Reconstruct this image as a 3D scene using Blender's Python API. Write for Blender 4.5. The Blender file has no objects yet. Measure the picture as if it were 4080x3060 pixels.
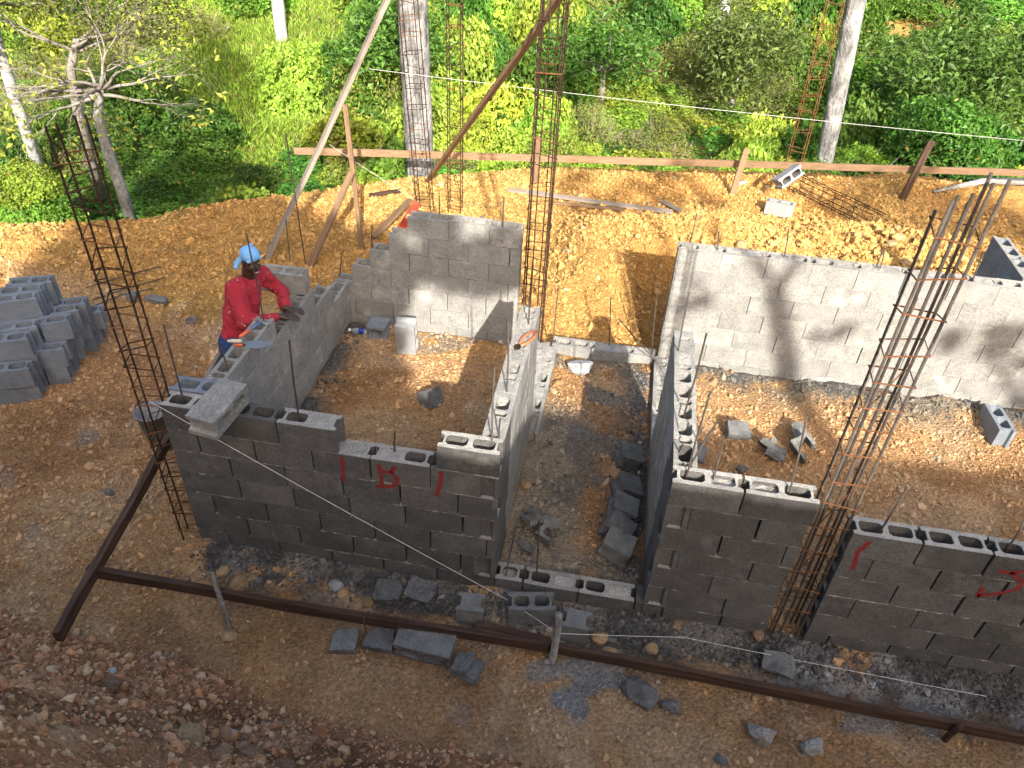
import bpy, bmesh, math, random
import numpy as np
from mathutils import Vector, Matrix, Euler

random.seed(7)
rng = np.random.default_rng(7)
SC = bpy.context.scene
C = SC.collection

# ------------------------------------------------------------------ camera
CAMP = (2.794, -3.439, 4.692)
YAW, PITCH, ROLL = math.radians(-7.929), math.radians(38.006), math.radians(3.103)
fw = Vector((math.sin(YAW)*math.cos(PITCH), math.cos(YAW)*math.cos(PITCH), -math.sin(PITCH)))
rt = Vector((math.cos(YAW), -math.sin(YAW), 0)); up = rt.cross(fw)
r2 = rt*math.cos(ROLL)+up*math.sin(ROLL); u2 = -rt*math.sin(ROLL)+up*math.cos(ROLL)
cam = bpy.data.cameras.new('camera'); co = bpy.data.objects.new('camera', cam); C.objects.link(co)
m = Matrix((r2, u2, -fw)).transposed().to_4x4(); m.translation = CAMP
co.matrix_world = m
cam.sensor_width = 36; cam.sensor_fit = 'HORIZONTAL'; cam.lens = 36*3060.9/4080
cam.clip_start = 0.05; cam.clip_end = 600
SC.camera = co
# ------------------------------------------------------------------ light
SUN_D = Vector((-0.40, 1.285, -0.79)).normalized()          # direction the light travels
sun_el = math.asin(-SUN_D.z); tosun = -SUN_D
sun_az = math.atan2(tosun.x, tosun.y)
w = bpy.data.worlds.new('World'); SC.world = w; w.use_nodes = True
nt = w.node_tree; bg = nt.nodes['Background']
sky = nt.nodes.new('ShaderNodeTexSky'); sky.sky_type = 'NISHITA'; sky.sun_disc = False
sky.sun_elevation = sun_el; sky.sun_rotation = sun_az; sky.altitude = 300; sky.dust_density = 6.0; sky.ozone_density = 0.4
nt.links.new(sky.outputs[0], bg.inputs[0]); bg.inputs[1].default_value = 0.088
sl = bpy.data.lights.new('sun', 'SUN'); sl.energy = 2.6; sl.angle = math.radians(0.53); sl.color = (1.0, 0.95, 0.86)
so = bpy.data.objects.new('sun', sl); C.objects.link(so)
so.rotation_euler = SUN_D.to_track_quat('-Z', 'Y').to_euler(); so.location = (6, -10, 12)
SC.view_settings.view_transform = 'Standard'; SC.view_settings.look = 'None'
SC.view_settings.exposure = 2.05; SC.view_settings.gamma = 1.0
SC.render.engine = 'CYCLES'

# ------------------------------------------------------------------ materials
MATS = {}
def lin(c): return tuple(((v/12.92) if v <= .04045 else ((v+.055)/1.055)**2.4) for v in c)
def newmat(name):
    mt = bpy.data.materials.new(name); mt.use_nodes = True
    n = mt.node_tree.nodes; l = mt.node_tree.links
    MATS[name] = mt
    return mt, n, l, n['Principled BSDF']
def noise(n, l, scale, detail=6, rough=.6, coord='Object', vec=None):
    t = n.new('ShaderNodeTexNoise'); t.inputs['Scale'].default_value = scale
    t.inputs['Detail'].default_value = detail; t.inputs['Roughness'].default_value = rough
    if vec is None:
        tc = n.new('ShaderNodeTexCoord'); l.new(tc.outputs[coord], t.inputs['Vector'])
    else: l.new(vec, t.inputs['Vector'])
    return t
def ramp(n, l, src, stops):
    r = n.new('ShaderNodeValToRGB'); e = r.color_ramp.elements
    while len(e) < len(stops): e.new(.5)
    for k, (p, c) in enumerate(stops):
        e[k].position = p; e[k].color = (c[0], c[1], c[2], 1)
    l.new(src, r.inputs[0]); return r
def mul(n, l, a, b, mode='MULTIPLY', fac=1.0):
    mx = n.new('ShaderNodeMix'); mx.data_type = 'RGBA'; mx.blend_type = mode; mx.inputs[0].default_value = fac
    l.new(a, mx.inputs[6]); l.new(b, mx.inputs[7]); return mx.outputs[2]
def bump(n, l, src, bs, dist=.01, strength=.6):
    b = n.new('ShaderNodeBump'); b.inputs['Distance'].default_value = dist; b.inputs['Strength'].default_value = strength
    l.new(src, b.inputs['Height']); l.new(b.outputs[0], bs.inputs['Normal']); return b
def rough_mat(name, c1, c2, scale=8, fine=140, fbump=.004, rgh=.92, objvar=.25, stretch=None, coord='Object', splotch=None):
    """two-tone noisy rough surface with fine relief and a per-object tone shift"""
    mt, n, l, b = newmat(name)
    tc = n.new('ShaderNodeTexCoord'); vec = tc.outputs[coord]
    if stretch:
        mp = n.new('ShaderNodeMapping'); mp.inputs['Scale'].default_value = stretch; l.new(vec, mp.inputs['Vector']); vec = mp.outputs[0]
    oi = n.new('ShaderNodeObjectInfo')
    addv = n.new('ShaderNodeVectorMath'); addv.operation = 'ADD'
    sc = n.new('ShaderNodeMath'); sc.operation = 'MULTIPLY'; sc.inputs[1].default_value = 37.0
    l.new(oi.outputs['Random'], sc.inputs[0]); l.new(vec, addv.inputs[0]); l.new(sc.outputs[0], addv.inputs[1])
    v2 = addv.outputs[0]
    big = noise(n, l, scale, 7, .62, vec=v2)
    r = ramp(n, l, big.outputs[0], [(.3, c1), (.7, c2)])
    fi = noise(n, l, fine, 3, .7, vec=v2)
    fr = ramp(n, l, fi.outputs[0], [(.28, (.50,)*3), (.62, (1.10,)*3)])
    col = mul(n, l, r.outputs[0], fr.outputs[0])
    vr = n.new('ShaderNodeMapRange'); vr.inputs[3].default_value = 1-objvar; vr.inputs[4].default_value = 1+objvar*.6
    l.new(oi.outputs['Random'], vr.inputs[0])
    cc = n.new('ShaderNodeCombineColor')
    for k in range(3): l.new(vr.outputs[0], cc.inputs[k])
    col = mul(n, l, col, cc.outputs[0])
    if splotch:
        sp = noise(n, l, 3.2, 8, .68, vec=v2); sr = ramp(n, l, sp.outputs[0], [(.56, (0, 0, 0)), (.66, (1, 1, 1))])
        mx = n.new('ShaderNodeMix'); mx.data_type = 'RGBA'; sc2 = n.new('ShaderNodeMath'); sc2.operation = 'MULTIPLY'; sc2.inputs[1].default_value = .75
        l.new(sr.outputs[0], sc2.inputs[0]); l.new(sc2.outputs[0], mx.inputs[0]); l.new(col, mx.inputs[6]); mx.inputs[7].default_value = (*splotch, 1); col = mx.outputs[2]
    l.new(col, b.inputs['Base Color']); b.inputs['Roughness'].default_value = rgh
    b.inputs['Specular IOR Level'].default_value = .25
    ad = n.new('ShaderNodeMath'); ad.operation = 'MULTIPLY_ADD'; ad.inputs[1].default_value = .6
    l.new(fi.outputs[0], ad.inputs[0]); l.new(big.outputs[0], ad.inputs[2])
    bump(n, l, ad.outputs[0], b, fbump*2.2, .8)
    return mt
rough_mat('block', (.24, .235, .22), (.36, .345, .31), 7, 85, .005, objvar=.10, splotch=(.45, .425, .375))
rough_mat('block_shaded', (.094, .090, .085), (.142, .136, .128), 7, 85, .005, objvar=.22, splotch=(.16, .152, .14))  # darker copy of block, shade of the front walls put into its colour
rough_mat('block_fresh', (.19, .215, .245), (.30, .328, .365), 6, 150, .005, objvar=.16)
rough_mat('block_dusty', (.13, .13, .125), (.25, .245, .23), 11, 120, .006, objvar=.2)
rough_mat('block_pale', (.27, .27, .265), (.42, .42, .41), 8, 120, .003, objvar=.1)
rough_mat('mortar', (.30, .285, .255), (.44, .41, .36), 12, 90, .006, objvar=.2)
rough_mat('mortar_shaded', (.05, .047, .044), (.12, .113, .104), 12, 90, .006, objvar=.2)  # darker mortar copy, shade in its colour to match those blocks
rough_mat('mortar_wet', (.10, .10, .10), (.19, .185, .18), 14, 70, .010, objvar=.2)
rough_mat('wood', (.20, .115, .062), (.36, .225, .13), 5, 60, .002, .8, .25, (1, 14, 14))
rough_mat('wood_dark', (.035, .021, .014), (.15, .085, .055), 3, 45, .003, .75, .2, (1, 14, 14))
rough_mat('wood_grey', (.24, .19, .15), (.38, .31, .25), 5, 60, .002, .85, .2, (1, 14, 14))
rough_mat('rust', (.020, .013, .010), (.075, .036, .019), 12, 160, .002, .8, .3)
rough_mat('rust_orange', (.11, .045, .020), (.25, .10, .040), 10, 160, .002, .85, .2)
rough_mat('steel', (.055, .045, .038), (.14, .115, .095), 14, 160, .002, .6, .3)
rough_mat('rock', (.33, .20, .095), (.52, .36, .19), 9, 80, .008, .95, .35)
rough_mat('rock_brown', (.20, .115, .065), (.36, .23, .14), 9, 80, .008, .95, .35)
rough_mat('bark_pale', (.20, .19, .175), (.46, .44, .41), 5, 26, .02, .95, .1, (1, 1, .6))
rough_mat('bark_grey', (.06, .058, .052), (.46, .45, .43), 5.5, 18, .03, .95, .1, (1, 1, .5))
rough_mat('bark_white', (.34, .33, .31), (.62, .61, .58), 3, 20, .012, .9, .05)
rough_mat('bark_twig', (.20, .17, .14), (.40, .36, .31), 6, 40, .01, .95, .1)
rough_mat('bucket', (.20, .21, .22), (.33, .34, .35), 8, 60, .002, .7, .05)
def plain(name, col, rgh=.6, metal=0, var=.12, scale=30, bd=.002, trans=0):
    mt, n, l, b = newmat(name)
    t = noise(n, l, scale, 5, .6)
    r = ramp(n, l, t.outputs[0], [(.3, tuple(c*(1-var) for c in col)), (.7, tuple(min(1, c*(1+var)) for c in col))])
    l.new(r.outputs[0], b.inputs['Base Color']); b.inputs['Roughness'].default_value = rgh; b.inputs['Metallic'].default_value = metal
    if trans: b.inputs['Transmission Weight'].default_value = trans
    bump(n, l, t.outputs[0], b, bd, .5)
    return mt
plain('red_spray', (.20, .016, .013), .95, var=.35, scale=60)
plain('string', (.72, .70, .64), .9)
plain('skin', (.055, .030, .020), .42, var=.25, scale=40)
plain('palm_skin', (.30, .17, .12), .6, var=.2, scale=40)
plain('jeans', (.018, .040, .13), .9, var=.35, scale=50)
plain('eye_white', (.16, .14, .12), .3)
plain('teeth', (.36, .33, .29), .3)
plain('tool_steel', (.30, .31, .32), .45, .6)
plain('tool_orange', (.75, .15, .05), .45)
plain('tool_blue', (.10, .20, .38), .5)
plain('handle_cream', (.66, .58, .42), .55)
plain('level_red', (.62, .09, .05), .5, var=.3, scale=15)
plain('bottle_plastic', (.62, .70, .74), .15, trans=.6)
plain('bottle_label', (.02, .04, .34), .4)
plain('cap_white', (.82, .83, .85), .4)
plain('cement_glove', (.55, .52, .42), .95)
# shirt: red cloth with cement smears
mt, n, l, b = newmat('shirt')
t = noise(n, l, 7, 6, .6); t2 = noise(n, l, 26, 5, .7); t3 = noise(n, l, 5, 2, .5)
r = ramp(n, l, t.outputs[0], [(.25, (.27, .012, .024)), (.75, (.46, .028, .045))])
sm = ramp(n, l, t2.outputs[0], [(.58, (0, 0, 0)), (.62, (1, 1, 1))]); sm2 = ramp(n, l, t3.outputs[0], [(.50, (0, 0, 0)), (.56, (1, 1, 1))])
msk = mul(n, l, sm.outputs[0], sm2.outputs[0])
mx = n.new('ShaderNodeMix'); mx.data_type = 'RGBA'; l.new(msk, mx.inputs[0]); l.new(r.outputs[0], mx.inputs[6]); mx.inputs[7].default_value = (.42, .27, .24, 1)
l.new(mx.outputs[2], b.inputs['Base Color']); b.inputs['Roughness'].default_value = .95
wv = noise(n, l, 14, 4, .5); bump(n, l, wv.outputs[0], b, .02, .7)
plain('headwrap', (.20, .46, .80), .9, var=.12, scale=25, bd=.012)
# attribute coloured: soil, stones, leaves
def attr_mat(name, kind):
    mt, n, l, b = newmat(name)
    a = n.new('ShaderNodeAttribute'); a.attribute_name = 'tint'
    if kind == 'soil':
        f = noise(n, l, 38, 8, .72); g = noise(n, l, 4.0, 6, .6)
        vo = n.new('ShaderNodeTexVoronoi'); vo.inputs['Scale'].default_value = 52; vo.inputs['Randomness'].default_value = 1
        tc = n.new('ShaderNodeTexCoord'); l.new(tc.outputs['Object'], vo.inputs['Vector'])
        fr = ramp(n, l, f.outputs[0], [(.30, (.52, .49, .46)), (.60, (1.16, 1.14, 1.10))])
        gr = ramp(n, l, g.outputs[0], [(.3, (.80, .78, .77)), (.7, (1.15, 1.14, 1.12))])
        vr = ramp(n, l, vo.outputs['Color'], [(.1, (.80, .78, .76)), (.9, (1.15, 1.15, 1.15))])
        c = mul(n, l, a.outputs[0], fr.outputs[0]); c = mul(n, l, c, gr.outputs[0]); c = mul(n, l, c, vr.outputs[0])
        l.new(c, b.inputs['Base Color']); b.inputs['Roughness'].default_value = .95; b.inputs['Specular IOR Level'].default_value = .15
        s = n.new('ShaderNodeMath'); s.operation = 'MULTIPLY_ADD'; s.inputs[1].default_value = -.55
        l.new(vo.outputs['Distance'], s.inputs[0]); l.new(f.outputs[0], s.inputs[2])
        bump(n, l, s.outputs[0], b, .034, 1.0)
    elif kind == 'stone':
        f = noise(n, l, 60, 5, .7); fr = ramp(n, l, f.outputs[0], [(.3, (.75,)*3), (.65, (1.1,)*3)])
        c = mul(n, l, a.outputs[0], fr.outputs[0]); l.new(c, b.inputs['Base Color']); b.inputs['Roughness'].default_value = .95
        b.inputs['Specular IOR Level'].default_value = .2
        bump(n, l, f.outputs[0], b, .008, .7)
    else:
        oi = n.new('ShaderNodeObjectInfo'); hs = n.new('ShaderNodeHueSaturation')
        m1 = n.new('ShaderNodeMapRange'); m1.inputs[3].default_value = .472; m1.inputs[4].default_value = .522; l.new(oi.outputs['Random'], m1.inputs[0]); l.new(m1.outputs[0], hs.inputs['Hue'])
        fr_ = n.new('ShaderNodeMath'); fr_.operation = 'MULTIPLY'; fr_.inputs[1].default_value = 7.31; fc_ = n.new('ShaderNodeMath'); fc_.operation = 'FRACT'
        l.new(oi.outputs['Random'], fr_.inputs[0]); l.new(fr_.outputs[0], fc_.inputs[0])
        m2 = n.new('ShaderNodeMapRange'); m2.inputs[3].default_value = .72; m2.inputs[4].default_value = 1.3; l.new(fc_.outputs[0], m2.inputs[0]); l.new(m2.outputs[0], hs.inputs['Value'])
        l.new(a.outputs[0], hs.inputs['Color']); a = hs
        l.new(a.outputs[0], b.inputs['Base Color']); b.inputs['Roughness'].default_value = .5; b.inputs['Specular IOR Level'].default_value = .35
        tr = n.new('ShaderNodeBsdfTranslucent'); ms = n.new('ShaderNodeMixShader'); ms.inputs[0].default_value = .38
        br = n.new('ShaderNodeMix'); br.data_type = 'RGBA'; br.blend_type = 'MULTIPLY'; br.inputs[0].default_value = 1
        l.new(a.outputs[0], br.inputs[6]); br.inputs[7].default_value = (1.25, 1.3, .6, 1); l.new(br.outputs[2], tr.inputs[0])
        out = n['Material Output']
        l.new(b.outputs[0], ms.inputs[1]); l.new(tr.outputs[0], ms.inputs[2]); l.new(ms.outputs[0], out.inputs[0])
    return mt
attr_mat('soil', 'soil'); attr_mat('stone', 'stone'); attr_mat('leaf', 'leaf')

# ------------------------------------------------------------------ helpers
def link(name, me, mat, parent=None, loc=None, rot=None):
    o = bpy.data.objects.new(name, me); C.objects.link(o)
    if me is not None and mat and len(me.materials) == 0: me.materials.append(MATS[mat])
    if parent: o.parent = parent
    if loc is not None: o.location = loc
    if rot is not None: o.rotation_euler = rot
    return o
def tag(o, label=None, cat=None, group=None, kind=None):
    if label: o['label'] = label
    if cat: o['category'] = cat
    if group: o['group'] = group
    if kind: o['kind'] = kind
    return o
def empty(name, loc, label, cat, group=None, rot=None):
    o = bpy.data.objects.new(name, None); C.objects.link(o); o.location = loc; o.empty_display_size = .1
    if rot is not None: o.rotation_euler = rot
    return tag(o, label, cat, group)
class MB:
    def __init__(s): s.v = []; s.f = []
    def add(s, vs, fs):
        k = len(s.v); s.v += [tuple(q) for q in vs]; s.f += [tuple(i+k for i in f) for f in fs]; return s
    def tube(s, pts, r, seg=6, caps=True, rr=None):
        pts = [Vector(p) for p in pts]; N = len(pts); k = len(s.v)
        ref = Vector((.37, .61, .7))
        for i, p in enumerate(pts):
            d = (pts[min(i+1, N-1)]-pts[max(i-1, 0)])
            d = d.normalized() if d.length > 1e-9 else Vector((0, 0, 1))
            a = d.cross(ref)
            if a.length < .15: a = d.cross(Vector((1, 0, 0)))
            a.normalize(); b = d.cross(a)
            R = rr[i] if rr is not None else r
            for j in range(seg):
                t = 2*math.pi*j/seg; s.v.append(tuple(p+a*(R*math.cos(t))+b*(R*math.sin(t))))
        for i in range(N-1):
            for j in range(seg):
                s.f.append((k+i*seg+j, k+i*seg+(j+1) % seg, k+(i+1)*seg+(j+1) % seg, k+(i+1)*seg+j))
        if caps:
            s.f.append(tuple(k+j for j in reversed(range(seg)))); s.f.append(tuple(k+(N-1)*seg+j for j in range(seg)))
        return s
    def box(s, a, b):
        x0, y0, z0 = a; x1, y1, z1 = b
        return s.add([(x0,y0,z0),(x1,y0,z0),(x1,y1,z0),(x0,y1,z0),(x0,y0,z1),(x1,y0,z1),(x1,y1,z1),(x0,y1,z1)],
                     [(0,3,2,1),(4,5,6,7),(0,1,5,4),(1,2,6,5),(2,3,7,6),(3,0,4,7)])
    def mesh(s, name, smooth=False):
        me = bpy.data.meshes.new(name); me.from_pydata(s.v, [], s.f); me.update()
        if smooth: me.shade_smooth()
        return me
    def build(s, name, mat, parent=None, smooth=False, loc=None, rot=None):
        return link(name, s.mesh(name, smooth), mat, parent, loc, rot)
def np_mesh(name, V, F, tint=None, dom='FACE', smooth=False):
    """V (n,3), F (m,k) constant-size faces, via foreach_set"""
    me = bpy.data.meshes.new(name); nv, (nf, k) = len(V), F.shape
    me.vertices.add(nv); me.vertices.foreach_set('co', np.ascontiguousarray(V, np.float32).ravel())
    me.loops.add(nf*k); me.loops.foreach_set('vertex_index', np.ascontiguousarray(F, np.int32).ravel())
    me.polygons.add(nf); me.polygons.foreach_set('loop_start', np.arange(0, nf*k, k, dtype=np.int32))
    me.update(calc_edges=True)
    if tint is not None:
        at = me.attributes.new('tint', 'FLOAT_COLOR', 'POINT' if dom == 'POINT' else 'CORNER')
        if dom == 'FACE': tint = np.repeat(tint, k, axis=0)
        d = np.ones((len(tint), 4), np.float32); d[:, :3] = tint
        at.data.foreach_set('color', d.ravel())
    me.polygons.foreach_set('use_smooth', np.full(nf, smooth, bool))
    return me
# vectorised value noise
_tabs = {}
def vn(x, y, f, seed=0):
    if seed not in _tabs: _tabs[seed] = np.random.default_rng(1000+seed).random((256, 256))
    T = _tabs[seed]; x = np.asarray(x, float)*f+17.3*seed; y = np.asarray(y, float)*f+9.1*seed
    xi = np.floor(x).astype(int); yi = np.floor(y).astype(int); fx = x-xi; fy = y-yi
    fx = fx*fx*(3-2*fx); fy = fy*fy*(3-2*fy)
    a = T[xi & 255, yi & 255]; b = T[(xi+1) & 255, yi & 255]; c = T[xi & 255, (yi+1) & 255]; d = T[(xi+1) & 255, (yi+1) & 255]
    return (a*(1-fx)+b*fx)*(1-fy)+(c*(1-fx)+d*fx)*fy
def fbm(x, y, f, seed=0, o=4):
    s = 0; a = 1; t = 0
    for k in range(o): s = s+a*vn(x, y, f*2**k, seed+k); t += a; a *= .5
    return s/t
def sst(a, b, x):
    t = np.clip((np.asarray(x, float)-a)/(b-a), 0, 1); return t*t*(3-2*t)

# ------------------------------------------------------------------ terrain
EX = np.array([-60, -8, -4.9, -3.4, -2.2, -.3, 1.7, 4.6, 9, 16, 60.]); EY = np.array([3.0, 3.3, 4.25, 4.95, 5.85, 7.2, 8.1, 8.75, 9.5, 10.5, 14])
TX = np.array([-60, -3, -1, 0, .57, 1.1, 1.7, 2.3, 2.9, 3.7, 5, 8, 60.]); TY = np.array([-.85, -.85, -.90, -.93, -.98, -1.10, -1.15, -1.17, -1.22, -1.38, -1.7, -1.9, -2])
def edge_y(x): return np.interp(x, EX, EY)+.22*(fbm(x, x*0+3, 1.1, 40, 3)-.5)*2
def toe_y(x): return np.interp(x, TX, TY)+.10*(vn(x, x*0, 1.7, 44)-.5)
def height(x, y, fine=True):
    x = np.asarray(x, float); y = np.asarray(y, float)
    z = np.zeros_like(x)
    rooms = sst(-.1, .3, y)*sst(3.3, 2.9, y)*sst(-.1, .2, x)
    z = z+.09*rooms+.06*rooms*sst(1.5, 3.0, y)*(x < 2.2)
    # spoil of soil and mortar along wall feet
    ff = np.exp(-np.abs(y+.02)/.16)*sst(-.3, .1, x)*(y < .05)
    z = z+ff*(.05+.07*vn(x, y, 5, 3))
    z = z+np.exp(-np.abs(y-3.0)/.22)*(y < 3.06)*sst(3.4, 3.7, x)*(.05+.09*vn(x, y, 4, 5))
    z = z+np.exp(-np.abs(x-.2)/.12)*(x > .12)*rooms*.06*vn(x, y, 5, 6)
    z = z+np.exp(-np.abs(x-3.28)/.14)*(x < 3.34)*rooms*.08*vn(x, y, 5, 7)+np.exp(-np.abs(x-2.35)/.15)*(x > 2.2)*rooms*.06*vn(x, y, 5, 8)
    # heap of clods behind the right room
    z = z+(.14+.32*sst(4.7, 3.7, x))*sst(3.45, 4.75, y)*sst(6.7, 5.5, y)*sst(1.75, 2.5, x+.3*(vn(x, y, 1.5, 12)-.5))*sst(8.8, 7, x)
    z = z-.44*sst(0, .05, x-(2.93+.19*(4.9-y)+.05*(vn(x, y, 6, 13)-.5)))*sst(4.98, 4.86, y)*sst(3.25, 3.36, y)*sst(4.6, 3.9, x)*sst(3.4, 4.6, y+.9)
    hp = np.exp(-(((x-5.9)/2.0)**2+((y-5.3)/1.15)**2)**1.5)
    z = z+hp*(.16+.26*vn(x, y, 2.2, 9)+.12*vn(x, y, 6, 10))
    z = z+np.exp(-(((x-6.9)/1.5)**2+((y-6.5)/.6)**2)**1.5)*.22
    z = z+np.exp(-(((x+4.3)/1.0)**2+((y-3.6)/.5)**2))*.16
    # rim of the fill, then the drop to the valley and the slope beyond
    e = edge_y(x); s = y-e
    z = z+.10*np.exp(-((s+.5)/.4)**2)*vn(x, y, 1.5, 11)
    z = np.where(s > 0, -np.minimum(s*.95, 2.3*np.tanh(s/2.2)), z)
    up2 = sst(3.5, 16, s)*(s*.115+.25)+sst(8, 40, s)*s*.10
    far = fbm(x, y, .13, 20, 4)*1.7-.75
    z = z+up2+far*sst(2, 8, s)
    # bank the photographer stands on
    t = toe_y(x)-y
    bank = .62*t+1.02*np.maximum(0, t-.45)+.26*fbm(x, y, 1.6, 24, 3)*np.clip(t*2, 0, 1)
    bz = np.minimum(bank, 3.02+np.maximum(0, (-y-5.0))*.9)
    crest = 7.60+.12*(fbm(x, x*0+1, .8, 60, 3)-.5)-.16*np.exp(-((x-5.25)/.35)**2)  # unseen crest added to shade the near ground, dipped to let sun through
    bz = np.minimum(bz, crest)
    z = np.where(t > 0, np.maximum(z, bz), z)
    if fine:
        site = sst(.2, -.1, s)
        rgh = .35+.65*sst(3.0, 4.5, y)+.6*(t > 0)+.35*sst(-.2, -1, x)
        rgh = np.minimum(rgh, 1.2)
        z = z+site*rgh*((fbm(x, y, 3.1, 30, 3)-.5)*.07+(fbm(x, y, 11, 33, 3)-.5)*.055+(vn(x, y, 30, 36)-.5)*.030+(.5-np.abs(vn(x, y, 13, 41)-.5)*2)*.030)
        z = z+hp*(np.abs(vn(x, y, 9, 37)-.5)*.16+np.abs(vn(x, y, 21, 42)-.5)*.07)+(t > 0)*(t < 3)*(np.abs(vn(x, y, 7, 38)-.5)*.10+np.abs(vn(x, y, 17, 39)-.5)*.05)
    return z
def hz(x, y, fine=True): return float(height(np.array([x]), np.array([y]), fine)[0])
OCH = np.array((.55, .315, .105)); OCH2 = np.array((.61, .385, .13)); TAN = np.array((.58, .365, .195)); RED = np.array((.52, .27, .145))
GRY = np.array((.25, .235, .21)); DGR = np.array((.10, .096, .088)); FOR = np.array((.045, .06, .018)); GRS = np.array((.16, .22, .035))
def soil_col(x, y):
    x = np.asarray(x, float); y = np.asarray(y, float)
    def mixc(c, d, t): t = np.clip(t, 0, 1)[:, None]; return c*(1-t)+d*t
    c = np.tile(OCH, (len(x), 1))
    c = mixc(c, OCH2, sst(.45, .7, fbm(x, y, 1.3, 50, 4))*.8)
    c = mixc(c, OCH*.72, sst(.5, .7, fbm(x, y, 2.6, 51, 3))*.5)
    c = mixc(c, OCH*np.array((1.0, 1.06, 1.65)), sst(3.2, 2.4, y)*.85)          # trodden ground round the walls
    # damp trodden path in front
    pth = sst(-.15, -.5, y)*sst(-1.2, .6, x)
    c = mixc(c, TAN, pth*(.55+.5*fbm(x, y, 1.2, 52, 3)))
    c = mixc(c, TAN*np.array((.9, .85, .8)), sst(.55, .68, fbm(x, y, .9, 53, 3))*sst(2.2, 1.0, y)*.6)
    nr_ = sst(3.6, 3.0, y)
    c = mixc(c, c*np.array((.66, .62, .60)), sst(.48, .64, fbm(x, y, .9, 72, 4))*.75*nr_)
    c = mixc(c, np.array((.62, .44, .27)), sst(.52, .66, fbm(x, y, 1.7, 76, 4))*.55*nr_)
    c = mixc(c, OCH*np.array((1.05, .95, .9)), pth*sst(.54, .66, fbm(x, y, 2.1, 81, 4))*.35)
    # cement: spoil at wall feet, spills
    foot = np.exp(-np.abs(y+.10)/.21)*(y < .1)*sst(-.3, .05, x)
    c = mixc(c, DGR, foot*2.0*sst(.35, .55, fbm(x, y, 3.5, 54, 4)))
    c = mixc(c, GRY, foot*1.2*sst(.52, .66, fbm(x, y, 4.5, 55, 4)))
    inr = (x > .1)*(x < 8)*(y > .1)*(y < 3.05)
    ft2 = np.maximum.reduce([np.exp(-np.abs(x-.2)/.12)*(x < 1), np.exp(-np.abs(x-3.25)/.13)*(x < 3.34)*(x > 2.9), np.exp(-np.abs(x-2.36)/.08)*(x > 2.2)*(x < 3)*sst(2.2, 1.6, y), np.exp(-np.abs(y-3.0)/.20)*(x > 3.4)])*inr
    c = mixc(c, DGR*1.35, ft2*1.7*sst(.36, .56, fbm(x, y, 4, 56, 4)))
    cor = (x > 2.27)*(x < 3.33)*inr
    c = mixc(c, GRY*np.array((1, .92, .8)), cor*sst(.62, .3, y)*1.2*sst(.3, .5, fbm(x, y, 3, 57, 3)))
    c = mixc(c, np.array((.34, .29, .22)), cor*sst(2.95, 2.55, x+.5*(fbm(x, y, 2.5, 71, 3)-.5))*sst(2.4, 1.8, y)*1.0)
    c = mixc(c, GRY*.8, cor*sst(.52, .64, fbm(x, y, 3, 58, 4))*.8)
    rm = (x > 3.5)*inr
    c = mixc(c, GRY*np.array((1.1, 1, .85)), rm*sst(2.4, 2.9, y)*sst(.4, .6, fbm(x, y, 2.2, 59, 4))*.8)
    c = mixc(c, GRY, (x > .2)*(x < 2.1)*inr*sst(2.0, 2.8, y)*sst(.56, .66, fbm(x, y, 3.5, 61, 4))*.7)
    for (sx, sy, sr, a) in ((2.85, -.72, .30, 1.0), (3.0, -.50, .22, .9), (2.7, -.56, .2, .8), (-1.6, .9, .16, .5), (-1.35, -.1, .3, .25), (-1.9, .3, .25, .25), (4.6, -.25, .5, .8), (5.4, -.3, .5, .8), (4.9, -.9, .4, .35), (.2, -1.0, .14, .5), (2.2, -.95, .12, .3)):
        d = np.hypot((x-sx), (y-sy)*1.3)/sr+1.1*(fbm(x, y, 4.5, 62, 4)-.5)*2
        c = mixc(c, GRY*np.array((1.0, 1.06, 1.16))*1.25, sst(.75, .45, d)*a)
    # bank
    t = toe_y(x)-y
    c = mixc(c, RED, sst(-.12, .1, t)*(.55+.6*fbm(x, y, 1.5, 63, 3)))
    c = mixc(c, np.array((.14, .085, .055)), sst(0, .2, t)*sst(.54, .68, fbm(x, y, 2.2, 64, 4))*.6)
    c = mixc(c, np.array((.60, .42, .26)), sst(0, .2, t)*sst(.58, .7, fbm(x, y, 2.8, 69, 4))*.7)
    # beyond the rim
    s = y-edge_y(x)
    c = mixc(c, FOR, sst(.0, .9, s+.5*(fbm(x, y, 2, 65, 3)-.5)))
    gm = grass_mask(x, y)
    c = mixc(c, GRS, gm*1.2)
    bare = sst(.60, .66, fbm(x, y, .16, 66, 3))*sst(8, 12, s)*(1-gm)
    c = mixc(c, OCH, bare)
    c = mixc(c, np.array((.10, .13, .04)), sst(-5.2, -6.5, y))
    return c
def grass_mask(x, y):
    s = y-edge_y(x)
    cx = -6.3-.47*(y-14); hw = 2.3+.30*(y-13)
    return sst(hw+.6, hw-.5, np.abs(x-cx)+.9*(fbm(x, y, .5, 67, 3)-.5)*2)*sst(5.0, 6.5, s)

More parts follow.
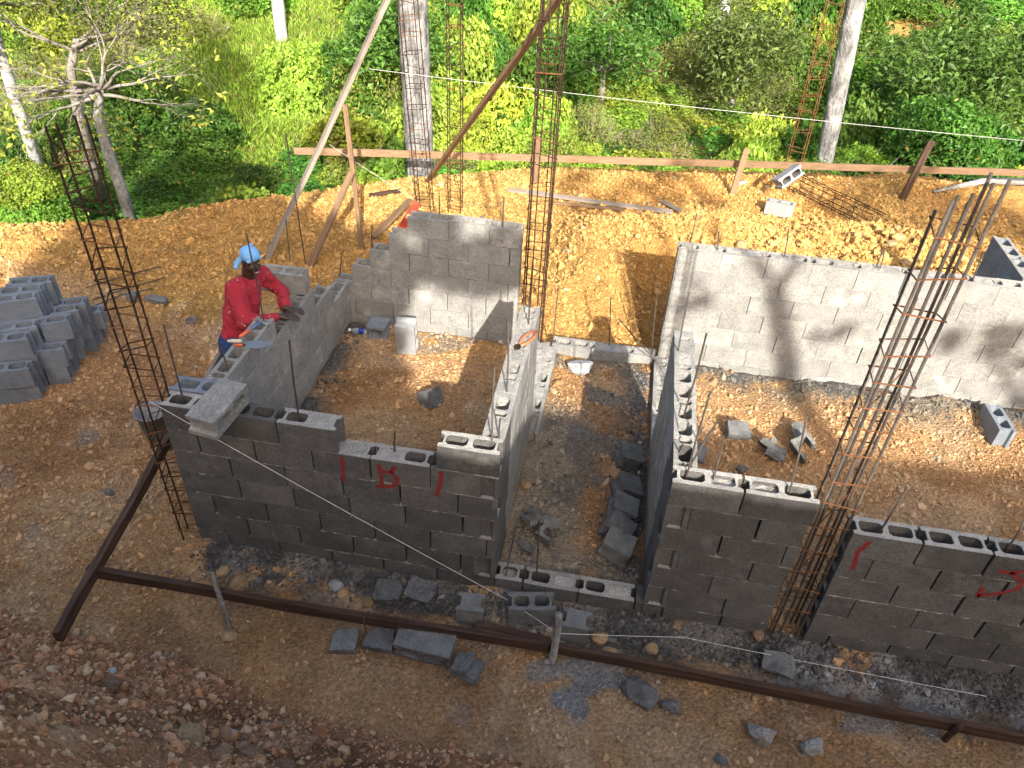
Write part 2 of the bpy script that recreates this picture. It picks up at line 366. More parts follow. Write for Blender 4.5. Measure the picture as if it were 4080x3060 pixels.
def axis(lo, hi, d, olo, ohi, g):
    a = list(np.arange(lo, hi+1e-6, d)); st = d
    p = hi
    while p < ohi: st *= g; p += st; a.append(p)
    st = d; p = lo; pre = []
    while p > olo: st *= g; p -= st; pre.append(p)
    return np.array(pre[::-1]+a)
xs = axis(-5.0, 8.6, .030, -90, 90, 1.10); ys = np.union1d(axis(-2.2, 9.5, .030, -40, 140, 1.10), np.arange(-11, -9, .12))
gx, gy = np.meshgrid(xs, ys, indexing='ij'); fx_, fy_ = gx.ravel(), gy.ravel()
gz = height(fx_, fy_)
V = np.stack([fx_, fy_, gz], 1); nx, ny = len(xs), len(ys)
idx = np.arange(nx*ny).reshape(nx, ny)
F = np.stack([idx[:-1, :-1], idx[1:, :-1], idx[1:, 1:], idx[:-1, 1:]], -1).reshape(-1, 4)
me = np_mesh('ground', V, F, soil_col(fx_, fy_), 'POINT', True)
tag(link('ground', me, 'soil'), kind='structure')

# ------------------------------------------------------------------ loose stones in the soil (uncountable)
def ico():
    p = (1+5**.5)/2
    v = np.array([(-1,p,0),(1,p,0),(-1,-p,0),(1,-p,0),(0,-1,p),(0,1,p),(0,-1,-p),(0,1,-p),(p,0,-1),(p,0,1),(-p,0,-1),(-p,0,1)], float)
    v /= np.linalg.norm(v[0])
    f = np.array([(0,11,5),(0,5,1),(0,1,7),(0,7,10),(0,10,11),(1,5,9),(5,11,4),(11,10,2),(10,7,6),(7,1,8),(3,9,4),(3,4,2),(3,2,6),(3,6,8),(3,8,9),(4,9,5),(2,4,11),(6,2,10),(8,6,7),(9,8,1)])
    return v, f
IV, IF = ico()
OV = np.array([(1, 0, 0), (-1, 0, 0), (0, 1, 0), (0, -1, 0), (0, 0, 1), (0, 0, -1)], float)
OF = np.array([(0, 2, 4), (2, 1, 4), (1, 3, 4), (3, 0, 4), (2, 0, 5), (1, 2, 5), (3, 1, 5), (0, 3, 5)])
def rot_rand(n):
    q = rng.normal(size=(n, 4)); q /= np.linalg.norm(q, axis=1)[:, None]
    w_, x, y, z = q.T
    return np.stack([np.stack([1-2*(y*y+z*z), 2*(x*y-z*w_), 2*(x*z+y*w_)], -1), np.stack([2*(x*y+z*w_), 1-2*(x*x+z*z), 2*(y*z-x*w_)], -1), np.stack([2*(x*z-y*w_), 2*(y*z+x*w_), 1-2*(x*x+y*y)], -1)], 1)
def stones(name, x, y, r, col, label, lo=False, smooth=False, sink=.25):
    BV, BF = (OV, OF) if lo else (IV, IF); m_ = len(BV)
    n = len(x); z = height(x, y)
    v = BV[None]*(1+.24*rng.normal(size=(n, m_, 1)))*np.stack([np.ones(n), rng.uniform(.6, 1, n), rng.uniform(.45, .85, n)], 1)[:, None, :]
    v = np.einsum('nij,nkj->nki', rot_rand(n), v)*r[:, None, None]
    v[:, :, 0] += x[:, None]; v[:, :, 1] += y[:, None]; v[:, :, 2] += (z+r*sink)[:, None]
    F = (BF[None]+m_*np.arange(n)[:, None, None]).reshape(-1, 3)
    t = np.repeat(col, len(BF), axis=0)
    me = np_mesh(name, v.reshape(-1, 3), F, t, smooth=smooth)
    return tag(link(name, me, 'stone'), label, 'gravel', kind='stuff')
def scatter(n, box, dens, k_=3):
    x = rng.uniform(box[0], box[1], n*k_); y = rng.uniform(box[2], box[3], n*k_)
    k = rng.random(n*k_) < dens(x, y); return x[k][:n], y[k][:n]
WALLS = [(-.02, 2.30, -.02, .18), (-.02, .19, 0, 3.2), (-.02, 1.95, 3.0, 3.25), (2.08, 2.38, 0, 3.2), (3.29, 3.50, 0, 3.2), (3.3, 4.25, -.02, .18), (4.4, 9, -.02, .18), (3.3, 9, 3.0, 3.25), (2.2, 3.5, -.02, .18), (2.2, 3.4, 2.95, 3.2)]
def free(x, y):
    k = np.ones(len(x), bool)
    for a, b_, c_, d_ in WALLS: k &= ~((x > a) & (x < b_) & (y > c_) & (y < d_))
    return k
def dn(x, y):
    s = y-edge_y(x)
    d = .35+.65*fbm(x, y, 1.2, 70, 3); d = d*sst(.1, -.2, s)
    d = d*np.where((y < -.25) & (y > toe_y(x)) & (x > .2), .28, 1)
    d = d*np.where((y > -.1) & (y < 2.9) & (x > 0) & (x < 8), .9, 1)
    return np.clip(d*1.2, 0, 1)*free(x, y)
x, y = scatter(13000, (-5, 8.5, -1.6, 9.3), dn, 4)
r = np.clip(rng.lognormal(math.log(.015), .45, len(x)), .006, .05)*np.where(y > 3.4, 1.25, 1)
c = soil_col(x, y)*rng.uniform(.75, 1.30, (len(x), 1)); pale = rng.random(len(x)) < .06; c[pale] = np.array((.55, .42, .25))*rng.uniform(.7, 1.15, (pale.sum(), 1))
gk = rng.random(len(x)) < .015; c[gk] = np.array((.17, .165, .155))
stones('gravel', x, y, r, np.clip(c, .02, .8), 'loose ochre gravel strewn over the building site')
def dn2(x, y): return np.clip(dn(x, y)*1.3+.1, 0, 1)*free(x, y)*(y < edge_y(x)-.05)
x, y = scatter(60000, (-5, 8.2, -1.35, 8.8), dn2, 3)
r = np.clip(rng.lognormal(math.log(.0125), .42, len(x)), .005, .034)*np.where(y > 3.4, 1.3, 1)*np.where(x < -.3, 1.15, 1)
stones('grit', x, y, r, np.clip(soil_col(x, y)*rng.uniform(.72, 1.28, (len(x), 1)), .02, .8), 'fine crumbs of ochre soil covering the building site', lo=True)['category'] = 'soil crumbs'
def dh(x, y): return np.clip(np.exp(-(((x-5.6)/2.5)**2+((y-5.3)/1.5)**2)**1.5)*1.3, 0, 1)*(y > 3.35)
x, y = scatter(8500, (2.8, 8.5, 3.4, 7.6), dh, 6)
r = np.clip(rng.lognormal(math.log(.015), .55, len(x)), .007, .06)
stones('clods', x, y, r, soil_col(x, y)*rng.uniform(.8, 1.25, (len(x), 1)), 'yellow clods of dug earth heaped behind the lit wall')['category'] = 'earth clods'
def db(x, y): t = toe_y(x)-y; return sst(-.1, .2, t)*sst(2.2, 1.2, t)*(.3+.7*sst(2.5, -.5, x))
x, y = scatter(16000, (-2.2, 6.5, -3.0, -.7), db)
r = np.clip(rng.lognormal(math.log(.0095), .6, len(x)), .004, .045)
bc = np.array([(.52, .26, .13), (.60, .36, .18), (.36, .18, .09), (.60, .42, .25), (.45, .25, .14), (.56, .29, .14)])
stones('bank_gravel', x, y, r, bc[rng.integers(0, 6, len(x))]*rng.uniform(.7, 1.2, (len(x), 1)), 'reddish stones and crumbs covering the bank in the foreground')
# dark fresh mortar dropped along the feet of the walls
def dm(x, y):
    return np.clip(np.maximum.reduce([np.exp(-(np.abs(y+.09)/.13)**2)*(y < 0)*(x > 0), np.exp(-np.abs(x-.24)/.06)*(x > .16)*(y > .2)*(y < 3)*(x < 1), np.exp(-np.abs(x-3.22)/.08)*(x < 3.32)*(x > 2.8)*(y > .2)*(y < 2.8), .5*np.exp(-np.abs(x-2.36)/.06)*(x > 2.27)*(x < 2.9)*(y > .2)*(y < 2), .5*np.exp(-np.abs(y-2.95)/.08)*(y < 3.04)*(x > 3.45)]), 0, 1)*free(x, y)
x, y = scatter(6000, (-.1, 7.2, -.5, 3.05), dm, 14)
r = np.clip(rng.lognormal(math.log(.011), .45, len(x)), .005, .035)
stones('mortar_droppings', x, y, r, np.array((.115, .106, .095))*rng.uniform(.6, 1.5, (len(x), 1)), 'dark grey mortar droppings along the feet of the block walls', sink=-.05)['category'] = 'mortar'

# ------------------------------------------------------------------ concrete blocks
BH, BW, PZ = .194, .15, .20
_bm = {}
def block_mesh(L, var=0, mat='block', W=BW, H=BH, holes=None):
    L = round(L, 3); key = (L, var, mat, W, H, holes)
    if key in _bm: return _bm[key]
    rr = random.Random(hash((int(L*1000), var, int(H*1000))) & 0xffff)
    nd, nw = .026, .046
    def j(a=.0018): return rr.uniform(-a, a)
    h = W/2
    if L > .1:
        outer = [(0,0),(L*.33,0),(L*.66,0),(L,0),(L,h-nw),(L-nd,h-nw+.01),(L-nd,h+nw-.01),(L,h+nw),(L,W),(L*.66,W),(L*.33,W),(0,W),(0,h+nw),(nd,h+nw-.01),(nd,h-nw+.01),(0,h-nw)]
    else: outer = [(0,0),(L,0),(L,W),(0,W)]
    nh = holes if holes is not None else (2 if L > .3 else (1 if L > .15 else 0))
    hl = []; e, mid = .042, .034
    if nh:
        cw = (L-2*e-(nh-1)*mid)/nh
        for k in range(nh):
            x0 = e+k*(cw+mid); x1 = x0+cw; y0, y1 = .030, W-.030; q = .018
            hl.append([(x0+q,y0),(x0,y0+q),(x0,y1-q),(x0+q,y1),(x1-q,y1),(x1,y1-q),(x1,y0+q),(x1-q,y0)])
    bm = bmesh.new(); levels = [0, H*.5, H]; rings = []
    for lp in [outer]+hl:
        base = [(x+j(), y+j(.0012)) for x, y in lp]
        rings.append([[bm.verts.new((x+j(.0008), y+j(.0006), z+j(.0012))) for x, y in base] for z in levels])
    for ring in rings:
        n_ = len(ring[0])
        for a in range(2):
            for k in range(n_):
                bm.faces.new((ring[a][k], ring[a][(k+1) % n_], ring[a+1][(k+1) % n_], ring[a+1][k]))
    for lev in (0, 2):
        ed = []
        for ring in rings:
            r_ = ring[lev]
            for k in range(len(r_)): ed.append(bm.edges.get((r_[k], r_[(k+1) % len(r_)])))
        bmesh.ops.triangle_fill(bm, edges=ed, use_beauty=True)
    bmesh.ops.recalc_face_normals(bm, faces=bm.faces)
    me = bpy.data.meshes.new('block'); bm.to_mesh(me); bm.free(); me.materials.append(MATS[mat]); _bm[key] = me
    return me
def bed_mesh(L, W=BW, mat='mortar'):
    n_ = max(2, int(L/.03)); rr = random; v = []; f = []
    for k in range(n_+1):
        x = L*k/n_; a = rr.uniform(-.004, .002)-(.004 if rr.random() < .8 else 0); b_ = rr.uniform(-.004, .002)-(.004 if rr.random() < .8 else 0)
        x = min(max(x, .004), L-.004)
        v += [(x, -a, -.004), (x, W+b_, -.004), (x, W+b_, .0082), (x, -a, .0082)]
    for k in range(n_):
        p = 4*k; q = p+4
        for s in range(4): f.append((p+s, p+(s+1) % 4, q+(s+1) % 4, q+s)[::-1])
    f += [(0, 1, 2, 3), tuple(4*n_+s for s in (3, 2, 1, 0))]
    me = bpy.data.meshes.new('mortar_bed'); me.from_pydata(v, [], f); me.update(); me.materials.append(MATS['mortar']); return me
_sk = {}
def skin_mesh(L, var):
    """thin crust of mortar left on the top of a block, round its cells"""
    L = round(L, 2); key = (L, var)
    if key in _sk: return _sk[key]
    src = block_mesh(L, var, 'block'); bm = bmesh.new(); bm.from_mesh(src)
    dl = [f for f in bm.faces if f.normal.z < .7 or f.calc_center_median().z < BH*.8]
    bmesh.ops.delete(bm, geom=dl, context='FACES')
    for v in bm.verts: v.co.z = random.uniform(.0, .003)
    ex = bmesh.ops.extrude_face_region(bm, geom=bm.faces[:])
    for v in [g for g in ex['geom'] if isinstance(g, bmesh.types.BMVert)]: v.co.z += .003
    bmesh.ops.recalc_face_normals(bm, faces=bm.faces)
    me = bpy.data.meshes.new('mortar_skin'); bm.to_mesh(me); bm.free(); me.materials.append(MATS['mortar']); _sk[key] = me
    return me
def wall(name, label, org, ax, courses, fill=.35, top_fill=None, mat='block', seed=1, jit=.002, skin=.5, mat0=None):
    """courses: list of (level, start, end, first joint) along the wall axis from org; ax 'x' or 'y'"""
    rr = random.Random(seed)
    W0 = empty(name, org, label, 'wall', rot=(0, 0, 0) if ax == 'x' else (0, 0, math.pi/2))
    tops = {}
    for (k, a, b_, f) in courses:
        js = [a]; p = f
        while p < b_-.05:
            if p-js[-1] > .05: js.append(p)
            p += .4
        js.append(b_)
        link('mortar_bed', bed_mesh(b_-a, mat='mortar_shaded' if mat == 'block_shaded' else 'mortar'), None, W0, (a, 0, k*PZ))
        for i in range(len(js)-1):
            gp = (.003, .009) if mat == 'block_shaded' else (.0008, .0048)
            g0 = 0 if i == 0 else rr.uniform(*gp); g1 = 0 if i == len(js)-2 else rr.uniform(*gp)
            L = round(js[i+1]-js[i]-g0-g1, 3)
            if L < .04: continue
            o = link('block', block_mesh(L, rr.randrange(3), mat0 if (mat0 and i == 0) else mat), None, W0, (js[i]+g0+rr.uniform(-jit, jit), rr.uniform(-jit, jit)*1.5, k*PZ+.0062), (0, 0, rr.uniform(-.004, .004)))
            tops.setdefault(k, []).append((js[i]+g0, L, o))
    # mortar in some open cells of blocks with nothing above
    lv = sorted(tops)
    for k in lv:
        above = [(c_[1], c_[2]) for c_ in courses if c_[0] == k+1]
        for (x0, L, o) in tops[k]:
            mid = x0+L/2
            if any(a-.01 <= mid <= b_+.01 for a, b_ in above) or L < .16: continue
            if rr.random() < skin: link('mortar_skin', skin_mesh(L, rr.randrange(3)), None, o, (0, 0, BH+.0015))
            nh = 2 if L > .3 else 1; cw = (L-.084-(nh-1)*.034)/nh
            for q in range(nh):
                if rr.random() < fill:
                    c0 = .042+q*(cw+.034); d_ = rr.choice((.002, .004, .004, .03))
                    mb = MB(); nn = 5; g = []
                    for iy in range(nn):
                        for ix in range(nn):
                            g.append((c0-.002+(cw+.004)*ix/(nn-1), .026+.098*iy/(nn-1), BH-d_+rr.uniform(-.004, .005)+(0 if d_ > .01 else .003)))
                    mb.add(g, [(iy*nn+ix, iy*nn+ix+1, (iy+1)*nn+ix+1, (iy+1)*nn+ix) for iy in range(nn-1) for ix in range(nn-1)])
                    mb.build('mortar_fill', 'mortar', o)
    return W0
XR = 2.265
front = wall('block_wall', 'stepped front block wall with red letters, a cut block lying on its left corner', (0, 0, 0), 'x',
     [(0, 0, XR+.0, .24), (1, 0, XR-.15, .42), (2, 0, XR, .20), (3, 0, XR-.15, .43), (4, 0, XR, .40), (5, 0, XR-.15, .21), (6, 0, 1.2, .40), (6, 1.862, XR, 9)], fill=.45, seed=11, mat='block_shaded', skin=.8)
sill_f = wall('block_sill', 'single course of blocks forming the near doorway sill', (XR+.004, 0, 0), 'x', [(0, 0, 1.06, .20)], fill=.35, seed=5, mat='block_shaded', skin=.9)
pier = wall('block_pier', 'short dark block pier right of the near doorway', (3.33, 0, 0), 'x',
     [(0, 0, .85, .14), (1, .15, .85, .53), (2, 0, .84, .40), (3, .15, .84, .62), (4, 0, .86, .38), (5, .15, .85, .57), (6, 0, .865, .43)], fill=.75, seed=6, mat='block_shaded', skin=1)
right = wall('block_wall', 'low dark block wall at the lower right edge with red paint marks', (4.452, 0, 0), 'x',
     [(0, 0, 4.4, .15), (1, 0, 4.4, .37), (2, 0, 4.4, .20), (3, 0, 4.4, .40), (4, 0, 4.4, .18), (5, 0, 4.4, .41)], fill=.3, seed=8, mat='block_shaded', skin=1)
cl = [(k, (.154 if k % 2 == 0 else 0), 1.765, (.4 if k % 2 else .35)+.05) for k in range(1, 7)]
corrl = wall('block_wall', 'sunlit block wall between the left room and the doorway passage, seen end on', (XR, 0, 0), 'y', [(0, .154, 3.03, .5)]+cl, fill=.85, seed=9, skin=.9, mat0='block_shaded')
cr = [(k, (.154 if k % 2 == 0 else 0), 1.69, (.4 if k % 2 else .35)+.05) for k in range(1, 7)]
corrr = wall('block_wall', 'block wall with open cells on top between the passage and right room', (3.48, 0, 0), 'y', [(0, .154, 3.03, .5)]+cr, fill=.35, seed=10, skin=.5, mat0='block_shaded')
leftw = wall('block_wall', 'left block wall stepping down to the back, the worker leans on it', (.15, 0, 0), 'y',
     [(0, .154, 3.05, .4), (1, .154, 3.05, .6), (2, .154, 3.05, .4), (3, .154, 2.62, .62), (4, .154, 2.20, .42), (5, .154, 1.40, .60)], fill=.12, seed=12)
back = wall('block_wall', 'stair stepped rear wall of the left room, dappled with shade', (0, 3.05, 0), 'x',
     [(0, 0, 1.9, .4), (1, 0, 1.9, .2), (2, 0, 1.9, .38), (3, .2, 1.9, .60), (4, .4, 1.9, .80), (5, .6, 1.9, 1.0), (6, .8, 1.9, 1.2)], fill=.5, seed=13)
sill_b = wall('block_sill', 'single course of blocks forming the far doorway sill in the sun', (2.29, 3.0, 0), 'x', [(0, 0, 1.05, .40)], fill=.35, mat='block', seed=14)
ledge = wall('block_footing', 'low block footing beside the sunlit passage wall', (2.345, 1.6, 0), 'y', [(0, 0, 1.38, .3)], fill=.5, seed=15)
rback = wall('block_wall', 'long sunlit rear wall of the right room with tree shadows on it', (3.36, 3.05, 0), 'x',
     [(k, 0, 5.0, (.42 if k % 2 else .22)+(.03*k)) for k in range(0, 7)], fill=.72, seed=16, skin=.9)
# the extra block set beside the left end of the front wall
def loose(name, L, loc, rot, label, mat='block_fresh', var=0, cat='concrete block', group=None, holes=None, H=BH):
    o = link(name, block_mesh(L, var, mat, holes=holes, H=H), None, None, loc, rot); return tag(o, label, cat, group)
R_ = math.radians
loose('concrete_block', .39, (-.03, .165, 1.205), (0, 0, R_(2)), 'bluish block set behind the left end of the front wall')
# dowel bars standing in walls: child of its wall
def dowel(wl, b_, t_, r=.0062, mat='steel'):
    inv = Matrix.Translation(wl.location) @ wl.rotation_euler.to_matrix().to_4x4(); inv = inv.inverted()
    p0 = Vector(b_); p1 = Vector(t_); d = (p1-p0)
    mid = p0+d*.5+Vector((random.uniform(-.008, .008), random.uniform(-.008, .008), 0))
    mb = MB().tube([inv@(p0-d.normalized()*.12), inv@mid, inv@p1], r, 6)
    return mb.build('rebar', mat, wl)
dowel(front, (0.92, 0.09, 1.40), (0.94, 0.09, 2.00))
dowel(front, (1.55, 0.10, 1.20), (1.56, 0.10, 1.38))
dowel(corrl, (2.19, 0.12, 1.40), (2.19, 0.12, 1.99))
dowel(corrl, (2.23, 0.16, 1.40), (2.23, 0.16, 1.57))
dowel(corrl, (2.19, 0.64, 1.40), (2.18, 0.64, 1.97))
dowel(corrl, (2.21, 1.51, 1.40), (2.21, 1.51, 1.96))
dowel(sill_b, (2.29, 3.10, 0.20), (2.29, 3.10, 0.83))
dowel(sill_b, (2.86, 3.11, 0.20), (2.81, 3.11, 0.77))
dowel(sill_b, (3.30, 3.04, 0.20), (3.24, 3.04, 0.92))
dowel(sill_b, (3.34, 2.95, 0.20), (2.91, 2.71, 0.79))
dowel(corrr, (3.36, 1.41, 1.40), (3.35, 1.41, 1.91))
dowel(corrr, (3.40, 0.67, 1.40), (3.42, 0.67, 2.06))
dowel(pier, (3.42, 0.10, 1.40), (3.43, 0.10, 2.04))
dowel(pier, (3.43, 0.14, 1.40), (3.52, 0.14, 1.81))
dowel(pier, (3.58, 0.11, 1.40), (3.57, 0.11, 1.73))
dowel(pier, (4.03, 0.08, 1.40), (3.97, 0.08, 1.99))
dowel(right, (4.61, 0.05, 1.20), (4.64, 0.05, 1.59))
dowel(right, (5.38, 0.11, 1.20), (5.37, 0.11, 1.46))
dowel(rback, (3.46, 3.20, 1.40), (3.47, 3.20, 1.70))
dowel(rback, (3.71, 3.13, 1.40), (3.69, 3.13, 1.58))
dowel(rback, (4.31, 3.13, 1.40), (4.28, 3.13, 1.69))
dowel(rback, (5.15, 3.13, 1.40), (5.13, 3.13, 1.59))
dowel(rback, (5.95, 3.13, 1.40), (5.93, 3.13, 1.66))
dowel(rback, (5.12, 3.13, 1.40), (5.12, 3.13, 1.62))
dowel(leftw, (0.11, 0.10, 1.40), (0.12, 0.10, 1.98))
dowel(leftw, (0.08, 1.36, 1.20), (0.07, 1.36, 1.97))
dowel(leftw, (0.10, 0.68, 1.20), (0.09, 0.68, 1.43))
dowel(back, (0.03, 3.11, 0.60), (0.08, 3.11, 0.89))
dowel(back, (0.41, 3.11, 1.00), (0.42, 3.11, 1.24))
dowel(back, (1.08, 3.18, 1.40), (1.08, 3.18, 1.64))
dowel(back, (1.71, 3.13, 1.40), (1.71, 3.13, 1.68))
dowel(sill_f, (2.34, 0.06, 0.20), (2.39, 0.06, 0.73))
dowel(sill_f, (2.56, 0.06, 0.20), (2.54, 0.06, 0.82))

# red spray marks on walls
def spray(wl, pts, wd, y=-.004):
    loc = wl.location; v = []; f = []
    pts = [Vector((p[0]-loc.x, y, p[1]-loc.z)) for p in pts]
    # densify
    q = []
    for i in range(len(pts)-1):
        for t in np.linspace(0, 1, 7)[:-1]: q.append(pts[i].lerp(pts[i+1], t))
    q.append(pts[-1])
    for i, p in enumerate(q):
        d = (q[min(i+1, len(q)-1)]-q[max(i-1, 0)]).normalized(); nn = Vector((-d.z, 0, d.x))
        ww = wd*.5*random.uniform(.75, 1.15)
        v += [p+nn*ww, p-nn*ww]
    for i in range(len(q)-1): f.append((2*i, 2*i+1, 2*i+3, 2*i+2))
    return MB().add(v, f).build('paint_mark', 'red_spray', wl)
spray(front, [ (1.220, 1.190), (1.220, 1.070), (1.210, 0.960) ], .03)
spray(front, [ (1.470, 1.170), (1.480, 1.080), (1.480, 0.970) ], .03)
spray(front, [ (1.440, 0.960), (1.520, 0.970), (1.580, 1.010), (1.590, 1.060), (1.550, 1.110), (1.490, 1.110) ], .03)
spray(front, [ (1.550, 1.110), (1.580, 1.170) ], .03)
spray(front, [ (1.890, 1.190), (1.880, 1.080), (1.850, 0.960) ], .03)
spray(right, [ (4.560, 1.160), (4.520, 1.050), (4.540, 0.890) ], .03)
spray(right, [ (5.330, 1.080), (5.400, 1.080), (5.470, 1.110) ], .03)
spray(right, [ (5.400, 1.080), (5.490, 1.030), (5.500, 0.950), (5.410, 0.880), (5.310, 0.830) ], .03)
spray(right, [ (5.310, 0.920), (5.310, 0.820) ], .03)

# ------------------------------------------------------------------ rebar cages
def cage(label, base, z0, z1, wx, wy, nb, sp, lean=(0, 0), mat='rust', smat='rust', tops=None, tilt=.02, rbar=.0065, diag=True, rotz=0, name='rebar_cage', smin=None):
    g = empty(name, (base[0], base[1], 0), label, 'rebar cage', rot=(0, 0, rotz))
    pos = [(-wx/2, -wy/2), (wx/2, -wy/2), (wx/2, wy/2), (-wx/2, wy/2)]
    if nb >= 6: pos += [(-wx*.12, -wy/2), (wx*.16, wy/2)]
    if nb >= 8: pos += [(-wx/2+.025, -wy/2+.01), (wx/2-.03, wy/2-.01)]
    H = z1-z0
    for i, (px, py) in enumerate(pos[:nb]):
        zt = z1+(tops[i % len(tops)] if tops else random.uniform(-.12, .1))
        pts = []
        for t in np.linspace(0, 1, 7):
            z = z0+(zt-z0)*t; k = (z-z0)
            pts.append((px+lean[0]*k+random.uniform(-.004, .004), py+lean[1]*k+random.uniform(-.004, .004), z))
        MB().tube(pts, rbar, 6).build('rebar', mat, g)
    z = z0+.06
    while z < (z1-.12 if smin is None else smin):
        tl = random.uniform(-tilt, tilt); tw = random.uniform(-tilt, tilt); e = .012
        loop = []
        for (sx, sy) in ((-1, -1), (1, -1), (1, 1), (-1, 1), (-1, -1)):
            k = z-z0
            loop.append((sx*(wx/2+e)+lean[0]*k, sy*(wy/2+e)+lean[1]*k, z+sx*tl+sy*tw))
        loop.append((loop[-1][0]+.05, loop[-1][1]+.045, loop[-1][2]-.01))
        MB().tube(loop, .0045, 5).build('stirrup', smat if random.random() < .65 else 'rust_orange', g)
        z += sp*random.uniform(.8, 1.2)
    if diag:
        for q in range(int(H/1.1)):
            za = z0+random.uniform(.1, H-.5)
            MB().tube([(-wx/2+lean[0]*(za-z0), -wy/2+lean[1]*(za-z0), za), (wx/2+lean[0]*(za-z0), wy/2+lean[1]*(za-z0), za+.32)], .004, 5).build('tie_bar', smat, g)
    return g
cage('tall rusty column cage at the left end of the front wall', (-.10, .09), -.05, 3.22, .15, .15, 4, .15, mat='rust', tops=[.0, .05, .0, -.04], tilt=.03, rotz=.35)
cage('six bar column cage between the pier and right front wall', (4.325, .10), -.05, 3.32, .19, .12, 8, .20, mat='steel', smat='rust_orange', tops=[0, .12, .05, -.1, .04, -.05, .02, .1], tilt=.02, rbar=.0085)
cage('dark column cage rising beside the sunlit passage wall', (2.06, 3.08), -.05, 4.6, .20, .15, 8, .21, mat='rust', tilt=.02)
cage('column cage leaning against the thick grey palm trunk', (.16, 6.0), 0, 4.6, .19, .16, 4, .22, lean=(-.055, 0), mat='rust')
cage('slim column cage right of the thick grey palm trunk', (.54, 6.15), 0, 4.6, .17, .12, 4, .22, mat='rust')
cage('orange rusted column cage beyond the batter board on the right', (5.40, 8.95), -.2, 4.2, .22, .16, 4, .26, lean=(-.02, 0), mat='rust_orange', smat='rust_orange', smin=2.9)
# cage lying on the soil
g = cage('rusty rebar cage lying on the soil beside white blocks', (0, 0), 0, 1.9, .2, .18, 6, .2, mat='rust')
g.rotation_euler = (R_(90), R_(0), R_(32)); g.location = (5.15, 8.35, hz(5.6, 7.8)+.13); g.rotation_euler = Euler((R_(87), 0, R_(35)))
# ------------------------------------------------------------------ timber
def board(name, a, b_, wd, th, mat, label=None, cat='board', up=(0, 0, 1), group=None, parent=None):
    """plank from a to b: wd across 'up', th thick"""
    a = Vector(a); b_ = Vector(b_); d = (b_-a); L = d.length; d.normalize(); upv = Vector(up)
    s = d.cross(upv).normalized(); t = s.cross(d).normalized()
    n_ = max(2, int(L/.25)); mb = MB(); rr = random
    for k in range(n_+1):
        x = L*k/n_; e = .0022; bow = .011*math.sin(3.1*k/n_+L)+.004*math.sin(9*k/n_)
        for (p, q) in ((-1, -1), (1, -1), (1, 1), (-1, 1)):
            mb.v.append((x+(rr.uniform(-.006, .006) if k in (0, n_) else 0), p*th/2+rr.uniform(-e, e)+bow, q*wd/2+rr.uniform(-e, e)))
    for k in range(n_):
        p = 4*k
        for s_ in range(4): mb.f.append((p+s_, p+(s_+1) % 4, p+4+(s_+1) % 4, p+4+s_))
    mb.f += [(3, 2, 1, 0), tuple(4*n_+q for q in range(4))]
    o = mb.build(name, mat, parent); o.data.update()
    M4 = Matrix((d, s*-1 if False else t.cross(d), t)).transposed().to_4x4(); M4.translation = a
    o.matrix_world = M4
    if label: tag(o, label, cat, group)
    return o
# near batter board: two lengths meeting at the birch stake
board('batter_board', (-.45, -.60, .33), (2.72, -.43, .13), .085, .040, 'wood_dark', 'dark batter board in front of the front wall, meeting a left board', 'board')
board('batter_board', (2.70, -.40, .11), (6.9, -.53, .17), .085, .040, 'wood_dark', 'dark batter board running off the lower right edge', 'board')
board('batter_board', (-.33, -1.10, .32), (-.55, .66, .42), .09, .045, 'wood_dark', 'dark board sloping back past the foot of the left column cage', 'board')
board('batter_board', (-.52, .62, .36), (-.75, 2.3, .42), .09, .035, 'wood_grey', 'board on edge behind the wall the worker leans on', 'board')
board('plank', (2.20, -.345, .07), (2.72, -.36, .06), .05, .09, 'wood_dark', 'short plank lying behind the near batter board', 'plank')
def stake(a, b_, r0, r1, mat, label, jag=.004):
    pts = [Vector(a).lerp(Vector(b_), t)+Vector((random.uniform(-jag, jag), random.uniform(-jag, jag), 0)) for t in np.linspace(0, 1, 9)]
    mb = MB().tube(pts, r0, 8, True, [r0+(r1-r0)*t*random.uniform(.85, 1.15) for t in np.linspace(0, 1, 9)])
    return tag(mb.build('stake', mat, None, True), label, 'stake')
stake((.53, -.655, -.08), (.46, -.56, .50), .019, .015, 'bark_twig', 'crooked twig stake behind the near board at left', .005)
stake((.56, -.69, -.05), (.56, -.665, .33), .008, .006, 'bark_pale', 'thin white stick tied to the near board at left')
stake((2.755, -.445, -.1), (2.765, -.47, .56), .027, .024, 'bark_pale', 'peeled round stake standing between two broken blocks')
stake((5.29, -.50, -.1), (5.30, -.53, .23), .022, .02, 'wood_dark', 'stub of a stake at the lower right board')
stake((1.47, -.52, .0), (1.47, -.53, .25), .006, .006, 'steel', 'short steel pin beside the near board')
# far batter board on stakes and the timber around it
board('batter_board', (-2.02, 6.80, .34), (3.6, 7.72, .42), .10, .028, 'wood', 'long pale batter board across the back, left length', 'board')
board('batter_board', (3.5, 7.735, .415), (9.4, 8.85, .44), .10, .028, 'wood', 'long pale batter board across the back, right length', 'board')
board('stake', (4.36, 7.68, -.15), (4.44, 7.72, .72), .09, .03, 'wood', 'flat stake with the far board, left of the tilted white block', 'stake', up=(1, .2, 0))
board('stake', (6.88, 8.2, -.15), (7.05, 8.30, .90), .10, .035, 'wood_dark', 'tall dark flat stake at the far board on the right', 'stake', up=(1, .2, 0))
board('stake', (1.50, 7.32, -.2), (1.47, 7.38, .70), .08, .03, 'wood', 'flat stake behind the dark column cage at the far board', 'stake', up=(1, .2, 0))
board('prop', (-1.40, 4.22, -.05), (-.20, 6.02, 2.70), .10, .045, 'wood_grey', 'long weathered prop leaning up to the palm trunk from the left', 'timber prop', up=(.5, -.3, .4))
